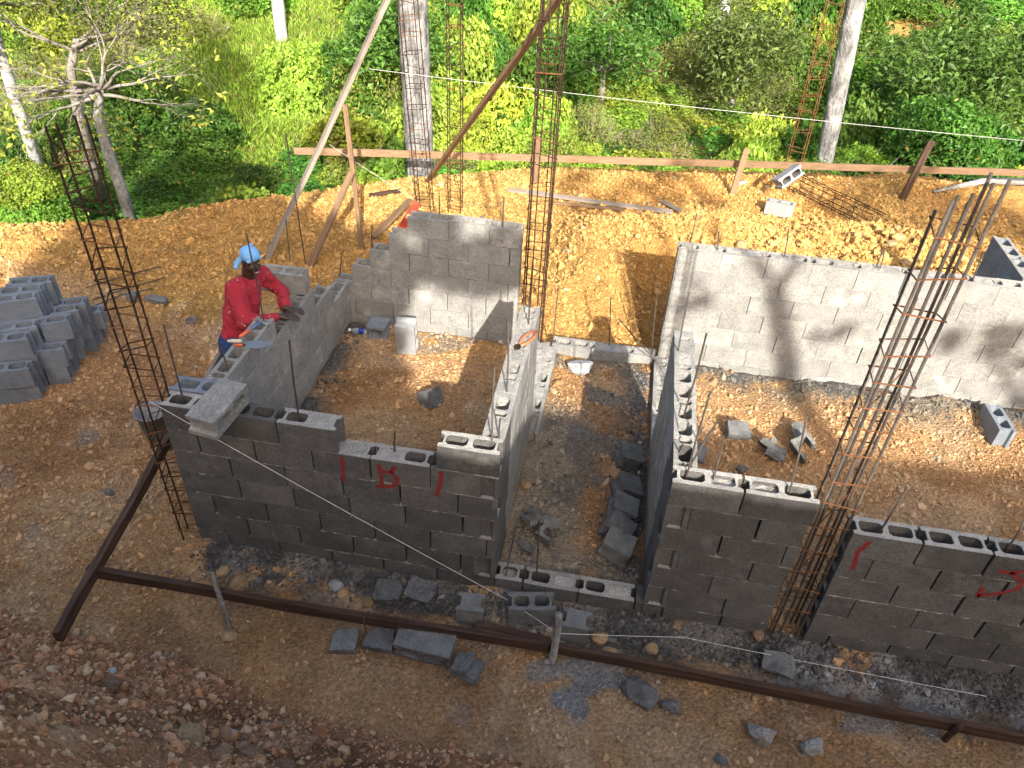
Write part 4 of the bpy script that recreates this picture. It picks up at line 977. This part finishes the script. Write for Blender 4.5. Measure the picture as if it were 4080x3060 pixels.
# shirt
bm = MB()
caps(bm, HIP+Vector((.0, 0, -.06)), CHE, .135, .150, 12)
for t in np.linspace(0, 1, 8):
    c_ = HIP.lerp(CHE, t); ell(bm, c_, (.115+.015*t, .155+.03*t, .10), Euler((0, R_(25), R_(-10))))
ell(bm, CHE+Vector((.01, 0, .03)), (.125, .19, .145), Euler((0, R_(30), R_(-10)))); caps(bm, SR, SL_, .078, .074); caps(bm, CHE, NCK-Vector((.01, 0, .03)), .11, .076)
caps(bm, SR, ER, .078, .066); caps(bm, ER, WR-(WR-ER).normalized()*.03, .066, .044); caps(bm, SL_, EL, .074, .060); caps(bm, EL, WL-(WL-EL).normalized()*.03, .060, .042)
for (a, b_) in ((ER, WR), (EL, WL)):
    a = Vector(a); b_ = Vector(b_)
    for t in (.35, .55, .72): ell(bm, a.lerp(b_, t)+Vector((0, 0, .006)), (.056-.012*t,)*3)
    ell(bm, a.lerp(b_, .86), (.047,)*3)
sh = remeshed('shirt', bm, .0085, 'shirt', person, 3)
ns = sh.data; cs = np.empty(len(ns.vertices)*3, np.float32); ns.vertices.foreach_get('co', cs); cs = cs.reshape(-1, 3); nv_ = np.empty(len(ns.vertices)*3, np.float32); ns.vertices.foreach_get('normal', nv_); nv_ = nv_.reshape(-1, 3)
cs += nv_*((fbm(cs[:, 0]+cs[:, 2]*1.3, cs[:, 1]-cs[:, 2]*.8, 13, 80, 3)-.5)*.040)[:, None]; ns.vertices.foreach_set('co', cs.ravel()); ns.update()
bm = MB(); ell(bm, HIP, (.145, .18, .13))
for s, fy in ((-1, 1.40), (1, 1.60)): caps(bm, HIP+Vector((0, s*.085, -.02)), (-.29, fy, .46), .105, .078); caps(bm, (-.29, fy, .46), (-.32, fy, .10), .076, .062)
remeshed('jeans', bm, .010, 'jeans', person, 3)
for s, fy in ((-1, 1.40), (1, 1.60)):
    bm = MB(); ell(bm, (-.24, fy, .045), (.14, .055, .05)); ell(bm, (-.31, fy, .08), (.06, .052, .07)); remeshed('boot', bm, .008, 'rock_brown', person, 2)
# head wrap, knotted at the back
bm = MB()
ell(bm, hp_(-.012, 0, .058), (.076, .092, .068), Rh, 20); ell(bm, hp_(-.050, 0, .025), (.070, .054, .066), Rh, 16); ell(bm, hp_(-.02, .01, .100), (.045, .055, .028), Rh, 14)
KN = HD+Vector((-.085, -.015, .005)); caps(bm, HD+Vector((-.04, 0, .01)), KN, .036, .024); ell(bm, KN+Vector((-.012, 0, -.008)), (.024, .022, .022))
for q_ in ((-.035, -.03, -.06), (-.050, .01, -.052)): caps(bm, KN, KN+Vector(q_), .017, .021, 6)
for k in range(5): caps(bm, hp_(.066-.03*k, .058, .040+.013*k), hp_(.060-.036*k, -.060, .044+.014*k), .013, .013)
wr = remeshed('head_wrap', bm, .0052, 'headwrap', person, 2)

# ------------------------------------------------------------------ vegetation
GREENS = np.array([(.12, .26, .03), (.17, .35, .04), (.22, .40, .045), (.26, .39, .055), (.29, .37, .08), (.13, .25, .045)])
def unit(v): return v/np.maximum(np.linalg.norm(v, axis=-1, keepdims=True), 1e-9)
def leaf_arrays(P, nrm, size, col, asp=.5, fold=.12):
    n_ = len(P)
    nn = unit(nrm+rng.normal(size=(n_, 3))*.75); a = unit(np.cross(nn, rng.normal(size=(n_, 3)))); b = np.cross(nn, a)
    s = size[:, None]
    v = np.stack([P-a*s*.5, P+b*s*asp*.5+nn*s*fold-a*s*.08, P+a*s*.5-nn*s*.10, P-b*s*asp*.5+nn*s*fold-a*s*.08], 1)
    return v, col
def leaf_mesh(name, parts):
    V = np.concatenate([p[0] for p in parts]).reshape(-1, 3); c = np.concatenate([p[1] for p in parts]); n_ = len(c)
    F = (np.array([(0, 1, 2), (0, 2, 3)])[None]+4*np.arange(n_)[:, None, None]).reshape(-1, 3)
    return np_mesh(name, V, F, np.repeat(c, 2, axis=0))
def shrub_leaves(c, rx, ry, rz, n_, size, base, sub=None, dome=True, spread=.30):
    """leaves grouped into sub-clumps over an ellipsoid dome"""
    k = sub or max(4, n_//34); th = rng.uniform(0, 2*math.pi, k); u_ = rng.uniform(-.1 if dome else -.8, 1, k)
    q = np.sqrt(np.clip(1-u_**2, 0, 1)); rad = rng.uniform(.62, 1.05, k)
    dirs = np.stack([q*np.cos(th), q*np.sin(th), u_], 1); cc = dirs*rad[:, None]*np.array((rx, ry, rz))
    ct = rng.uniform(.65, 1.3, k)
    i = rng.integers(0, k, n_); sc = spread*(rx+ry)*.5
    P = c+cc[i]+np.clip(rng.normal(size=(n_, 3)), -1.9, 1.9)*sc*np.array((.6, .6, .42))
    nr = unit(dirs[i]+np.array((0, 0, .55)))
    col = base*ct[i][:, None]*rng.uniform(.7, 1.35, (n_, 1))
    yl = rng.random(n_) < .025; col[yl] = np.array((.30, .26, .05))
    return leaf_arrays(P, nr, size*rng.uniform(.6, 1.3, n_), np.clip(col, .01, .5))
# leaf cover templates of unit radius, shared by the bushes and by the undergrowth
def cover(n_, size, base, lump=.28, f=2.2, asp=.55, seed=1, low=-.15, jit=.09, dry=.02):
    u_ = rng.uniform(low, 1, n_)**1; th = rng.uniform(0, 2*math.pi, n_); q = np.sqrt(np.clip(1-u_**2, 0, 1))
    d_ = np.stack([q*np.cos(th), q*np.sin(th), u_], 1)
    r_ = 1-lump+2*lump*(.6*fbm(d_[:, 0]*1.3+d_[:, 2]+5, d_[:, 1]*1.3-d_[:, 2]*.7+5, f, 100+seed, 2)+.4*fbm(d_[:, 0]+d_[:, 2]*.5+9, d_[:, 1]+9, f*3, 104+seed, 2))
    deep = rng.random(n_) < .22; r_ = r_*np.where(deep, rng.uniform(.55, .9, n_), 1)+rng.normal(size=n_)*jit*.6
    P = d_*r_[:, None]
    tone = (.55+.9*fbm(P[:, 0]+3, P[:, 1]+P[:, 2]+3, 3, 110+seed, 2))[:, None]
    col = np.array(base)*tone*rng.uniform(.7, 1.35, (n_, 1)); y_ = rng.random(n_) < dry; col[y_] = np.array((.34, .28, .07))
    return leaf_arrays(P, unit(d_+np.array((0, 0, .5))), size*rng.uniform(.55, 1.35, n_), np.clip(col, .01, .6), asp)
def twigs(k, col, ln=.5, w_=.012):
    u_ = rng.uniform(.0, 1, k); th = rng.uniform(0, 2*math.pi, k); q = np.sqrt(1-u_**2); d_ = np.stack([q*np.cos(th), q*np.sin(th), u_], 1)
    a_ = d_*.55; b_ = d_*(.9+.35*rng.random((k, 1)))+rng.normal(size=(k, 3))*.12; s_ = unit(np.cross(b_-a_, rng.normal(size=(k, 3))))*w_
    return np.stack([a_-s_, (a_+b_)/2-s_*.8+rng.normal(size=(k, 3))*.04, b_, (a_+b_)/2+s_*.8], 1), np.tile(col, (k, 1))*rng.uniform(.6, 1.3, (k, 1))
TEMPL = [leaf_mesh('foliage', [cover(4600, .105, (.22, .36, .045), .30, 2.0, .75, 1)]),
         leaf_mesh('foliage', [cover(5200, .075, (.28, .37, .06), .34, 2.6, .5, 2), twigs(40, (.20, .16, .11))]),
         leaf_mesh('foliage', [cover(2600, .165, (.17, .32, .045), .26, 1.8, .5, 3)]),
         leaf_mesh('foliage', [cover(3600, .075, (.29, .33, .085), .36, 3.0, .4, 4, dry=.10), twigs(130, (.26, .22, .16))]),
         leaf_mesh('foliage', [cover(4200, .12, (.075, .17, .024), .36, 2.2, .55, 5)]),
         leaf_mesh('foliage', [cover(4000, .11, (.32, .42, .055), .30, 2.4, .6, 6, dry=.04)])]
def xr(y): return -(.88*y+1.5), .44*y+5.0
def bush(x, y, R0, hgt, k, label, zo=0.0):
    z = hz(x, y, False); g = empty('bush', (x, y, z), label, 'bush')
    if R0 > .9 or hgt > 1.6*R0:                                   # a big bush is several rounded masses, leaves keep their size
        s0 = min(R0*.62, .72); n_l = max(3, int(R0*R0*hgt/s0**3*.55)); fo = None
        for q in range(n_l):
            t = random.uniform(0, 6.28); rr = max(0, R0-s0*.8)*math.sqrt(random.random()); zz = max(0, hgt-s0)*random.random()*(1-.35*rr/R0)
            fo = link('foliage', TEMPL[k], 'leaf', g, (rr*math.cos(t), rr*math.sin(t), zz), (random.uniform(-.3, .3), random.uniform(-.3, .3), random.uniform(0, 6.28))); e_ = s0*random.uniform(.8, 1.2); fo.scale = (e_, e_, e_)
    else:
        fo = link('foliage', TEMPL[k], 'leaf', g, (0, 0, zo), (0, 0, random.uniform(0, 6.28))); fo.scale = (R0, R0, hgt*.9)
    mb = MB()
    for q in range(5):
        t = random.uniform(0, 6.28); mb.tube([(0, 0, -.1), (.2*R0*math.cos(t), .2*R0*math.sin(t), hgt*.35), (.6*R0*math.cos(t), .6*R0*math.sin(t), hgt*.75)], .015, 5, True, [.02, .014, .006])
    mb.build('stem', 'bark_twig', g)
    return fo
FO = {}
FO[0] = bush(-3.05, 6.75, .85, 1.05, 0, 'round bright green bush at the rim left of the props')
FO[2] = bush(-3.95, 6.05, .40, .42, 2, 'small fresh green plant at the rim left of the round bush')
bush(-4.6, 5.6, .5, .45, 2, 'low leafy plant at the rim below the bare branched tree')
FO[5] = bush(-1.3, 7.9, .65, .85, 5, 'bush at the rim between the props and the palm trunk')
bush(.6, 9.1, .8, .95, 0, 'bush behind the far board right of the palm trunk')
FO[3] = bush(3.05, 9.9, .7, .7, 3, 'yellowish dry bush just behind the middle of the far board')
bush(6.9, 10.7, 1.05, 1.5, 0, 'bright rounded bush right of the leaning pale palm')
FO[4] = bush(8.4, 12.0, 1.7, 2.7, 4, 'large dark bush at the right behind the tall flat stake')
bush(9.8, 10.9, 1.1, 1.1, 5, 'light green bush low at the right edge')
FO[1] = bush(4.9, 10.8, .9, 1.0, 1, 'small leaved bush behind the orange rusted cage')
bush(-6.25, 6.0, .75, 2.3, 0, 'vine covered column of leaves at the left edge')
# undergrowth that reads as one mass: points on the slope, leaf covers set on them by geometry nodes
tries = rng.random((9000, 2)); X0 = []; 
ty = 5.0+(tries[:, 1]**.75)*33; tx = -(.88*ty+1.5)+(1.32*ty+6.5)*tries[:, 0]
ts = ty-edge_y(tx); tg = grass_mask(tx, ty); tb = fbm(tx, ty, .16, 66, 3); tt = fbm(tx, ty, .30, 90, 3); td = fbm(tx, ty, .35, 95, 2); tr_ = rng.random((9000, 4))
ok = (ts > .5) & (tr_[:, 0] > tg*.97) & ~((tb > .64) & (ts > 9) & (tr_[:, 1] < .75))
keep = []; cell = {}
for i in np.nonzero(ok)[0]:
    rmin = (.27+.020*ty[i]); cx, cy = int(tx[i]//1.2), int(ty[i]//1.2); good = True
    for ax_ in (-1, 0, 1):
        for ay_ in (-1, 0, 1):
            for j_ in cell.get((cx+ax_, cy+ay_), ()):
                if (tx[i]-tx[j_])**2+(ty[i]-ty[j_])**2 < rmin*rmin: good = False; break
    if good: keep.append(i); cell.setdefault((cx, cy), []).append(i)
keep = np.array(keep); ux, uy = tx[keep], ty[keep]; NU = len(keep)
R0 = (.44+.022*uy)*rng.uniform(.65, 1.35, NU); hg = R0*(.50+3.6*np.clip(tt[keep]-.36, 0, 1))*rng.uniform(.75, 1.25, NU)
rim = ts[keep] < 2; R0[rim] = np.minimum(R0[rim], .55); hg[rim] = np.minimum(hg[rim], .55)
kind = rng.choice(6, NU, p=[.24, .20, .10, .12, .14, .20]); kind[(td[keep] > .58) & (rng.random(NU) < .6)] = 3; kind[(tt[keep] > .66)] = 4; kind[(ux > -3) & (ux < 6) & (kind == 4) & (rng.random(NU) < .6)] = 5; kind[(ux < -3.4) & (uy < 12) & (ux > -9) & (rng.random(NU) < .85)] = 4; kind[(ux > 6.5) & (uy > 10.5) & (rng.random(NU) < .45)] = 4  # dark leaf kind massed at left stands in for shade under the trees
pm = bpy.data.meshes.new('undergrowth'); pm.vertices.add(NU)
pm.vertices.foreach_set('co', np.stack([ux, uy, height(ux, uy, False)-.06], 1).astype(np.float32).ravel())
for nm, arr in (('rot', np.stack([rng.normal(size=NU)*.14-.08, rng.normal(size=NU)*.14, rng.uniform(0, 6.28, NU)], 1)), ('scl', np.stack([R0, R0*rng.uniform(.85, 1.15, NU), hg], 1))):
    at = pm.attributes.new(nm, 'FLOAT_VECTOR', 'POINT'); at.data.foreach_set('vector', arr.astype(np.float32).ravel())
at = pm.attributes.new('kind_id', 'INT', 'POINT'); at.data.foreach_set('value', kind.astype(np.int32))
uo = tag(link('undergrowth', pm, None), 'dense green undergrowth covering the slope behind the site', 'undergrowth', kind='stuff')
ng = bpy.data.node_groups.new('undergrowth_nodes', 'GeometryNodeTree')
ng.interface.new_socket('Geometry', in_out='INPUT', socket_type='NodeSocketGeometry'); ng.interface.new_socket('Geometry', in_out='OUTPUT', socket_type='NodeSocketGeometry')
gi = ng.nodes.new('NodeGroupInput'); go = ng.nodes.new('NodeGroupOutput'); jn = ng.nodes.new('GeometryNodeJoinGeometry')
def named(t_, nm):
    a_ = ng.nodes.new('GeometryNodeInputNamedAttribute'); a_.data_type = t_; a_.inputs['Name'].default_value = nm; return a_.outputs['Attribute']
rv = named('FLOAT_VECTOR', 'rot'); sv = named('FLOAT_VECTOR', 'scl'); kv = named('INT', 'kind_id')
er = ng.nodes.new('FunctionNodeEulerToRotation'); ng.links.new(rv, er.inputs[0])
for k in range(6):
    ob_ = ng.nodes.new('GeometryNodeObjectInfo'); ob_.inputs['Object'].default_value = FO[k]; ob_.inputs['As Instance'].default_value = False; ob_.transform_space = 'ORIGINAL'
    cp = ng.nodes.new('FunctionNodeCompare'); cp.data_type = 'INT'; cp.operation = 'EQUAL'; ng.links.new(kv, cp.inputs[2]); cp.inputs[3].default_value = k
    ip = ng.nodes.new('GeometryNodeInstanceOnPoints'); ng.links.new(gi.outputs[0], ip.inputs['Points']); ng.links.new(cp.outputs[0], ip.inputs['Selection']); ng.links.new(ob_.outputs['Geometry'], ip.inputs['Instance'])
    ng.links.new(er.outputs[0], ip.inputs['Rotation']); ng.links.new(sv, ip.inputs['Scale']); ng.links.new(ip.outputs[0], jn.inputs[0])
ng.links.new(jn.outputs[0], go.inputs[0])
uo.modifiers.new('cover', 'NODES').node_group = ng
# grass on the open slope and low tufts
def blades(x, y, h, col, wd):
    n_ = len(x); z = height(x, y, False); t = rng.uniform(0, 2*math.pi, n_); ln = h*rng.uniform(.5, 1.2, n_)
    lean = rng.normal(size=(n_, 2))*.35
    P = np.stack([x, y, z-.02], 1); w_ = np.stack([np.cos(t), np.sin(t), 0*t], 1)*wd*.5
    tip = P+np.stack([lean[:, 0]*ln, lean[:, 1]*ln, ln], 1); mid = P+np.stack([lean[:, 0]*ln*.3, lean[:, 1]*ln*.3, ln*.55], 1)
    return np.stack([P-w_, mid-w_*.7, tip, mid+w_*.9], 1), col
n_ = 130000; y = 9+rng.random(n_)**.9*24; lo, hi = -(.88*y+1.5), .44*y*0+0.5; x = lo+(hi-lo)*rng.random(n_); g_ = grass_mask(x, y) > rng.random(n_)*.8
x, y = x[g_], y[g_]
gc = np.array((.25, .35, .05))*rng.uniform(.6, 1.4, (len(x), 1))*(.7+.6*fbm(x, y, 1.1, 97, 3))[:, None]; dry = rng.random(len(x)) < .12; gc[dry] = (.30, .26, .10)
tag(link('grass', leaf_mesh('grass', [blades(x, y, .19, gc, .034)]), 'leaf'), 'bright yellow green grass on the open slope at the upper left', 'grass', kind='stuff')

# trees
def tube_tree(mb, p, d, L, r, depth, tips, spread=.6, up_=.1, kids=(2, 3), curl=.42):
    pts = [Vector(p)]; rr = [r]; dd = Vector(d).normalized()
    for k in range(4):
        dd = (dd+Vector((random.uniform(-1, 1), random.uniform(-1, 1), random.uniform(-1, 1)+up_))*curl*.5).normalized()
        pts.append(pts[-1]+dd*L/4); rr.append(r*(1-.11*(k+1)))
    mb.tube(pts, r, 6 if depth > 1 else 4, depth == 0, rr)
    if depth == 0: tips.append(pts[-1].copy()); return
    for q in range(random.randint(*kids)):
        nd = (dd+Vector((random.uniform(-1, 1), random.uniform(-1, 1), random.uniform(-.6, 1)*.8+up_))*spread).normalized()
        at = pts[random.choice((3, 4, 4))]
        tube_tree(mb, at, nd, L*random.uniform(.6, .82), rr[-1]*.72, depth-1, tips, spread, up_, kids, curl)
def broad_tree(label, base, trunk_pts, radii, bark, boughs, n_, size, tone, rad, depth=3, name='tree', spread=.7, L0=.9, rleaf=.25, droop=.1):
    g = empty(name, base, label, 'tree'); B0 = Vector(base)
    mb = MB(); pts = [Vector(q)-B0 for q in trunk_pts]; mb.tube(pts, .1, 10, True, radii); mb.build('trunk', bark, g, True)
    br = MB(); tips = []
    for k in range(boughs):
        at = pts[-1].lerp(pts[-2], random.uniform(0, .5)); t = random.uniform(0, 6.28)
        tube_tree(br, at, (math.cos(t), math.sin(t), random.uniform(-.1 if droop < 0 else .0, .8)), L0, radii[-1]*.55, depth, tips, spread, droop)
    br.build('branches', 'bark_twig', g, True)
    tp = np.array([tuple(t) for t in tips])
    i = rng.integers(0, len(tp), n_); P = tp[i]+rng.normal(size=(n_, 3))*rleaf
    col = np.array(tone)*rng.uniform(.55, 1.4, (n_, 1))*(.7+.6*rng.random(len(tp)))[i][:, None]
    link('crown', leaf_mesh('crown', [leaf_arrays(P, np.tile((0, 0, 1.), (n_, 1)), size*rng.uniform(.6, 1.3, n_), np.clip(col, .01, .6))]), 'leaf', g)
    return g
random.seed(21)
broad_tree('grey tree with bare curling branches and few yellow leaves at the left', (-5.16, 7.0, -1.3), [(-5.14, 7, -1.3), (-5.16, 7.0, -.6), (-5.22, 7.02, 0), (-5.2, 7.0, .45), (-4.98, 6.95, .95)], [.10, .09, .085, .07, .055], 'bark_pale', 15, 520, .10, (.42, .42, .07), 1, depth=5, spread=.62, L0=.60, rleaf=.06, droop=-.10)
random.seed(15)
broad_tree('grey green tree with a dense drooping crown at the upper left', (-6.6, 8.3, -1.5), [(-6.6, 8.3, -1.6), (-6.55, 8.3, 0), (-6.4, 8.25, .7), (-6.1, 8.2, 1.2)], [.09, .08, .07, .05], 'bark_twig', 10, 6500, .075, (.17, .20, .075), 1, depth=4, L0=.8, spread=.8, rleaf=.16, droop=-.05)
random.seed(5)
broad_tree('leafy dark tree filling the upper left corner', (-7.9, 8.6, -1.6), [(-7.95, 8.6, -1.6), (-7.95, 8.6, 0), (-7.9, 8.6, 1.0), (-7.6, 8.5, 1.8)], [.11, .10, .09, .06], 'bark_white', 8, 7000, .11, (.16, .20, .05), 1, depth=3, L0=1.15, spread=.8, rleaf=.22)
def palm(label, base, top, r0, r1, bark, fronds=14):
    g = empty('palm_tree', base, label, 'tree'); B0 = Vector(base); T0 = Vector(top)-B0; H = T0.length
    N = 60; pts = []; rr = []
    for k in range(N+1):
        t = k/N; pts.append(T0*t+Vector((.05*math.sin(5*t), .05*math.cos(4*t), 0))*t); rr.append((r0+(r1-r0)*t)*(1+.035*math.sin(k*2.1)*(k % 2)+random.uniform(-.012, .012)))
    MB().tube(pts, r0, 18, True, rr).build('trunk', bark, g, True)
    V = []; cs = []
    for k in range(fronds):
        a = 2*math.pi*k/fronds+random.uniform(-.15, .15); el = random.uniform(-.1, 1.0); L = 2.6
        for t in np.linspace(.1, 1, 46):
            rad = L*t*math.cos(el*(1-t*.6)); zz = L*t*math.sin(el)-1.6*t*t; c_ = np.array((rad*math.cos(a), rad*math.sin(a), zz))+np.array(T0)
            for s in (-1, 1):
                sd = np.array((-math.sin(a)*s, math.cos(a)*s, -.45)); ln = .75*math.sin(math.pi*min(1, t*.9+.1)); al = np.array((math.cos(a), math.sin(a), 0))
                V.append([c_, c_+sd*ln*.5+al*.14, c_+sd*ln+al*.10, c_+sd*ln*.5+al*.06]); cs.append(np.array((.06, .12, .025))*random.uniform(.7, 1.3))
    link('crown', leaf_mesh('crown', [(np.array(V), np.array(cs))]), 'leaf', g)
palm('thick mottled grey palm trunk behind the leaning cage', (-.47, 8.05, -.9), (-.75, 8.2, 9.5), .225, .205, 'bark_grey')
palm('pale palm trunk leaning right behind the far board', (6.10, 9.75, -.7), (5.05, 9.8, 9.5), .135, .17, 'bark_grey')
palm('white palm trunk on the grassy slope at the upper left', (-6.31, 16, -2.2), (-6.1, 16, 8), .15, .17, 'bark_white')
palm('small white trunk at the top edge right of the centre', (4.82, 20, -1.5), (4.65, 20, 8), .15, .15, 'bark_white')
random.seed(31)
for (x, y, h, n_, tone, R0, lab) in ((1.9, 15.5, 2.6, 3000, (.10, .21, .035), .8, 'dark tall tree at the top edge just right of the central cage'), (5.2, 17.5, 2.6, 4200, (.13, .18, .045), 1.2, 'olive tree at the top edge left of the orange cage'), (9.4, 14.5, 3.0, 6500, (.08, .18, .035), 1.5, 'dark tree high at the right behind the leaning palm'), (13.0, 17.0, 3.2, 6500, (.09, .20, .05), 1.5, 'bluish green tree in the upper right corner'), (-3.2, 14.0, 2.6, 4200, (.09, .17, .03), 1.0, 'dark shaded tree left of the thick palm trunk'), (-1.2, 19.0, 2.4, 4000, (.22, .27, .06), 1.2, 'olive tree at the top edge left of the thick palm')):
    z = hz(x, y, False)
    broad_tree(lab, (x, y, z), [(x, y, z-.2), (x+.05, y, z+h*.3), (x, y, z+h*.55)], [.10, .08, .06], 'bark_twig', 7, n_, .15, tone, R0, depth=2, L0=.62*R0, spread=.8, rleaf=.32)
# unseen trees behind the photographer, crowns added where they cast the wanted shade and dapple
random.seed(8)
def shade_tree(label, x, y, crowns, trunk, n_, size=.13):
    z = hz(x, y, False); g = empty('tree', (x, y, z), label, 'tree')
    mb = MB()
    for pts, r in trunk: mb.tube([Vector(p)-Vector((x, y, z)) for p in pts], r, 8, True, [r*(1-.12*k) for k in range(len(pts))])
    mb.build('trunk', 'bark_twig', g, True)
    ps = [shrub_leaves(np.array(c)-np.array((x, y, z)), rx, ry, rz, int(n_*f), size, np.array((.06, .13, .025)), dome=False, spread=.22) for c, rx, ry, rz, f in crowns]
    link('crown', leaf_mesh('crown', ps), 'leaf', g)
shade_tree('unseen wide leafy tree behind the photographer, crowns placed to shade the site', 1.2, -10, [((2.0, -10, 8.45), 1.5, .7, .72, 1), ((2.3, -10, 9.1), 1.65, .6, .40, .7), ((3.5, -10, 8.35), 1.05, .7, .80, .9), ((4.2, -10, 7.85), .52, .4, .45, .3), ((4.4, -10, 8.65), .35, .3, .5, .22), ((5.5, -10, 8.98), .55, .25, .16, .55), ((4.4, -10, 8.75), .42, .25, .58, .5), ((5.85, -10, 9.25), .18, .2, .14, .12), ((5.05, -10, 9.4), .25, .2, .10, .08), ((1.1, -10, 7.8), .8, .5, .4, .4), ((.9, -10, 10.15), 1.2, .6, .75, .9), ((3.6, -10, 11.9), .8, .5, .5, .3)], [([(1.2, -10, 7), (1.3, -10, 8), (1.6, -10, 9)], .12), ([(1.3, -10, 7.8), (3.2, -10, 8.8), (4.4, -10, 8.9), (5.7, -10, 9.1)], .05), ([(3.4, -10, 8.8), (3.6, -10, 10.6), (3.6, -10, 11.9)], .05), ([(3.4, -10, 8.8), (4.6, -10, 9.6), (5.2, -10, 10.2)], .05), ([(1.6, -10, 9), (1.2, -10, 10.2)], .07), ([(5.05, -10, 9.7), (5.2, -10, 9.35), (5.42, -10, 8.95)], .055)], 8500, .19)
shade_tree('unseen forked sapling behind the photographer, placed to cast the fork shadow', 8.72, -10, [((7.9, -10, 10.6), .7, .5, .45, .5), ((9.0, -10, 10.8), .7, .5, .4, .5), ((9.1, -10, 14.6), .9, .6, .6, 1.0), ((8.95, -10, 8.75), .16, .16, .2, .08), ((7.65, -10, 9.0), .3, .2, .12, .06)], [([(8.75, -10, 7.0), (8.70, -10, 8.25), (8.36, -10, 9.12)], .135), ([(8.36, -10, 9.10), (8.06, -10, 9.5), (7.9, -10, 10.6)], .06), ([(8.36, -10, 9.10), (8.52, -10, 9.55), (9.0, -10, 10.8), (9.1, -10, 14.6)], .06)], 1100, .13)
shade_tree('unseen bushy tree behind the photographer to the right, crowns placed to cast shade', 11.6, -10, [((10.35, -10, 8.75), .35, .3, .3, .22), ((12.8, -10, 10.9), 1.6, .6, .50, 2.2), ((13.6, -10, 12.9), 1.0, .6, .6, 1.0), ((10.9, -10, 8.2), .3, .3, .35, .16)], [([(11.6, -10, 7), (11.6, -10, 9), (12.4, -10, 10.8), (13.6, -10, 12.9)], .12), ([(11.5, -10, 7.6), (10.9, -10, 8.2), (10.35, -10, 8.8)], .05)], 1500, .14)
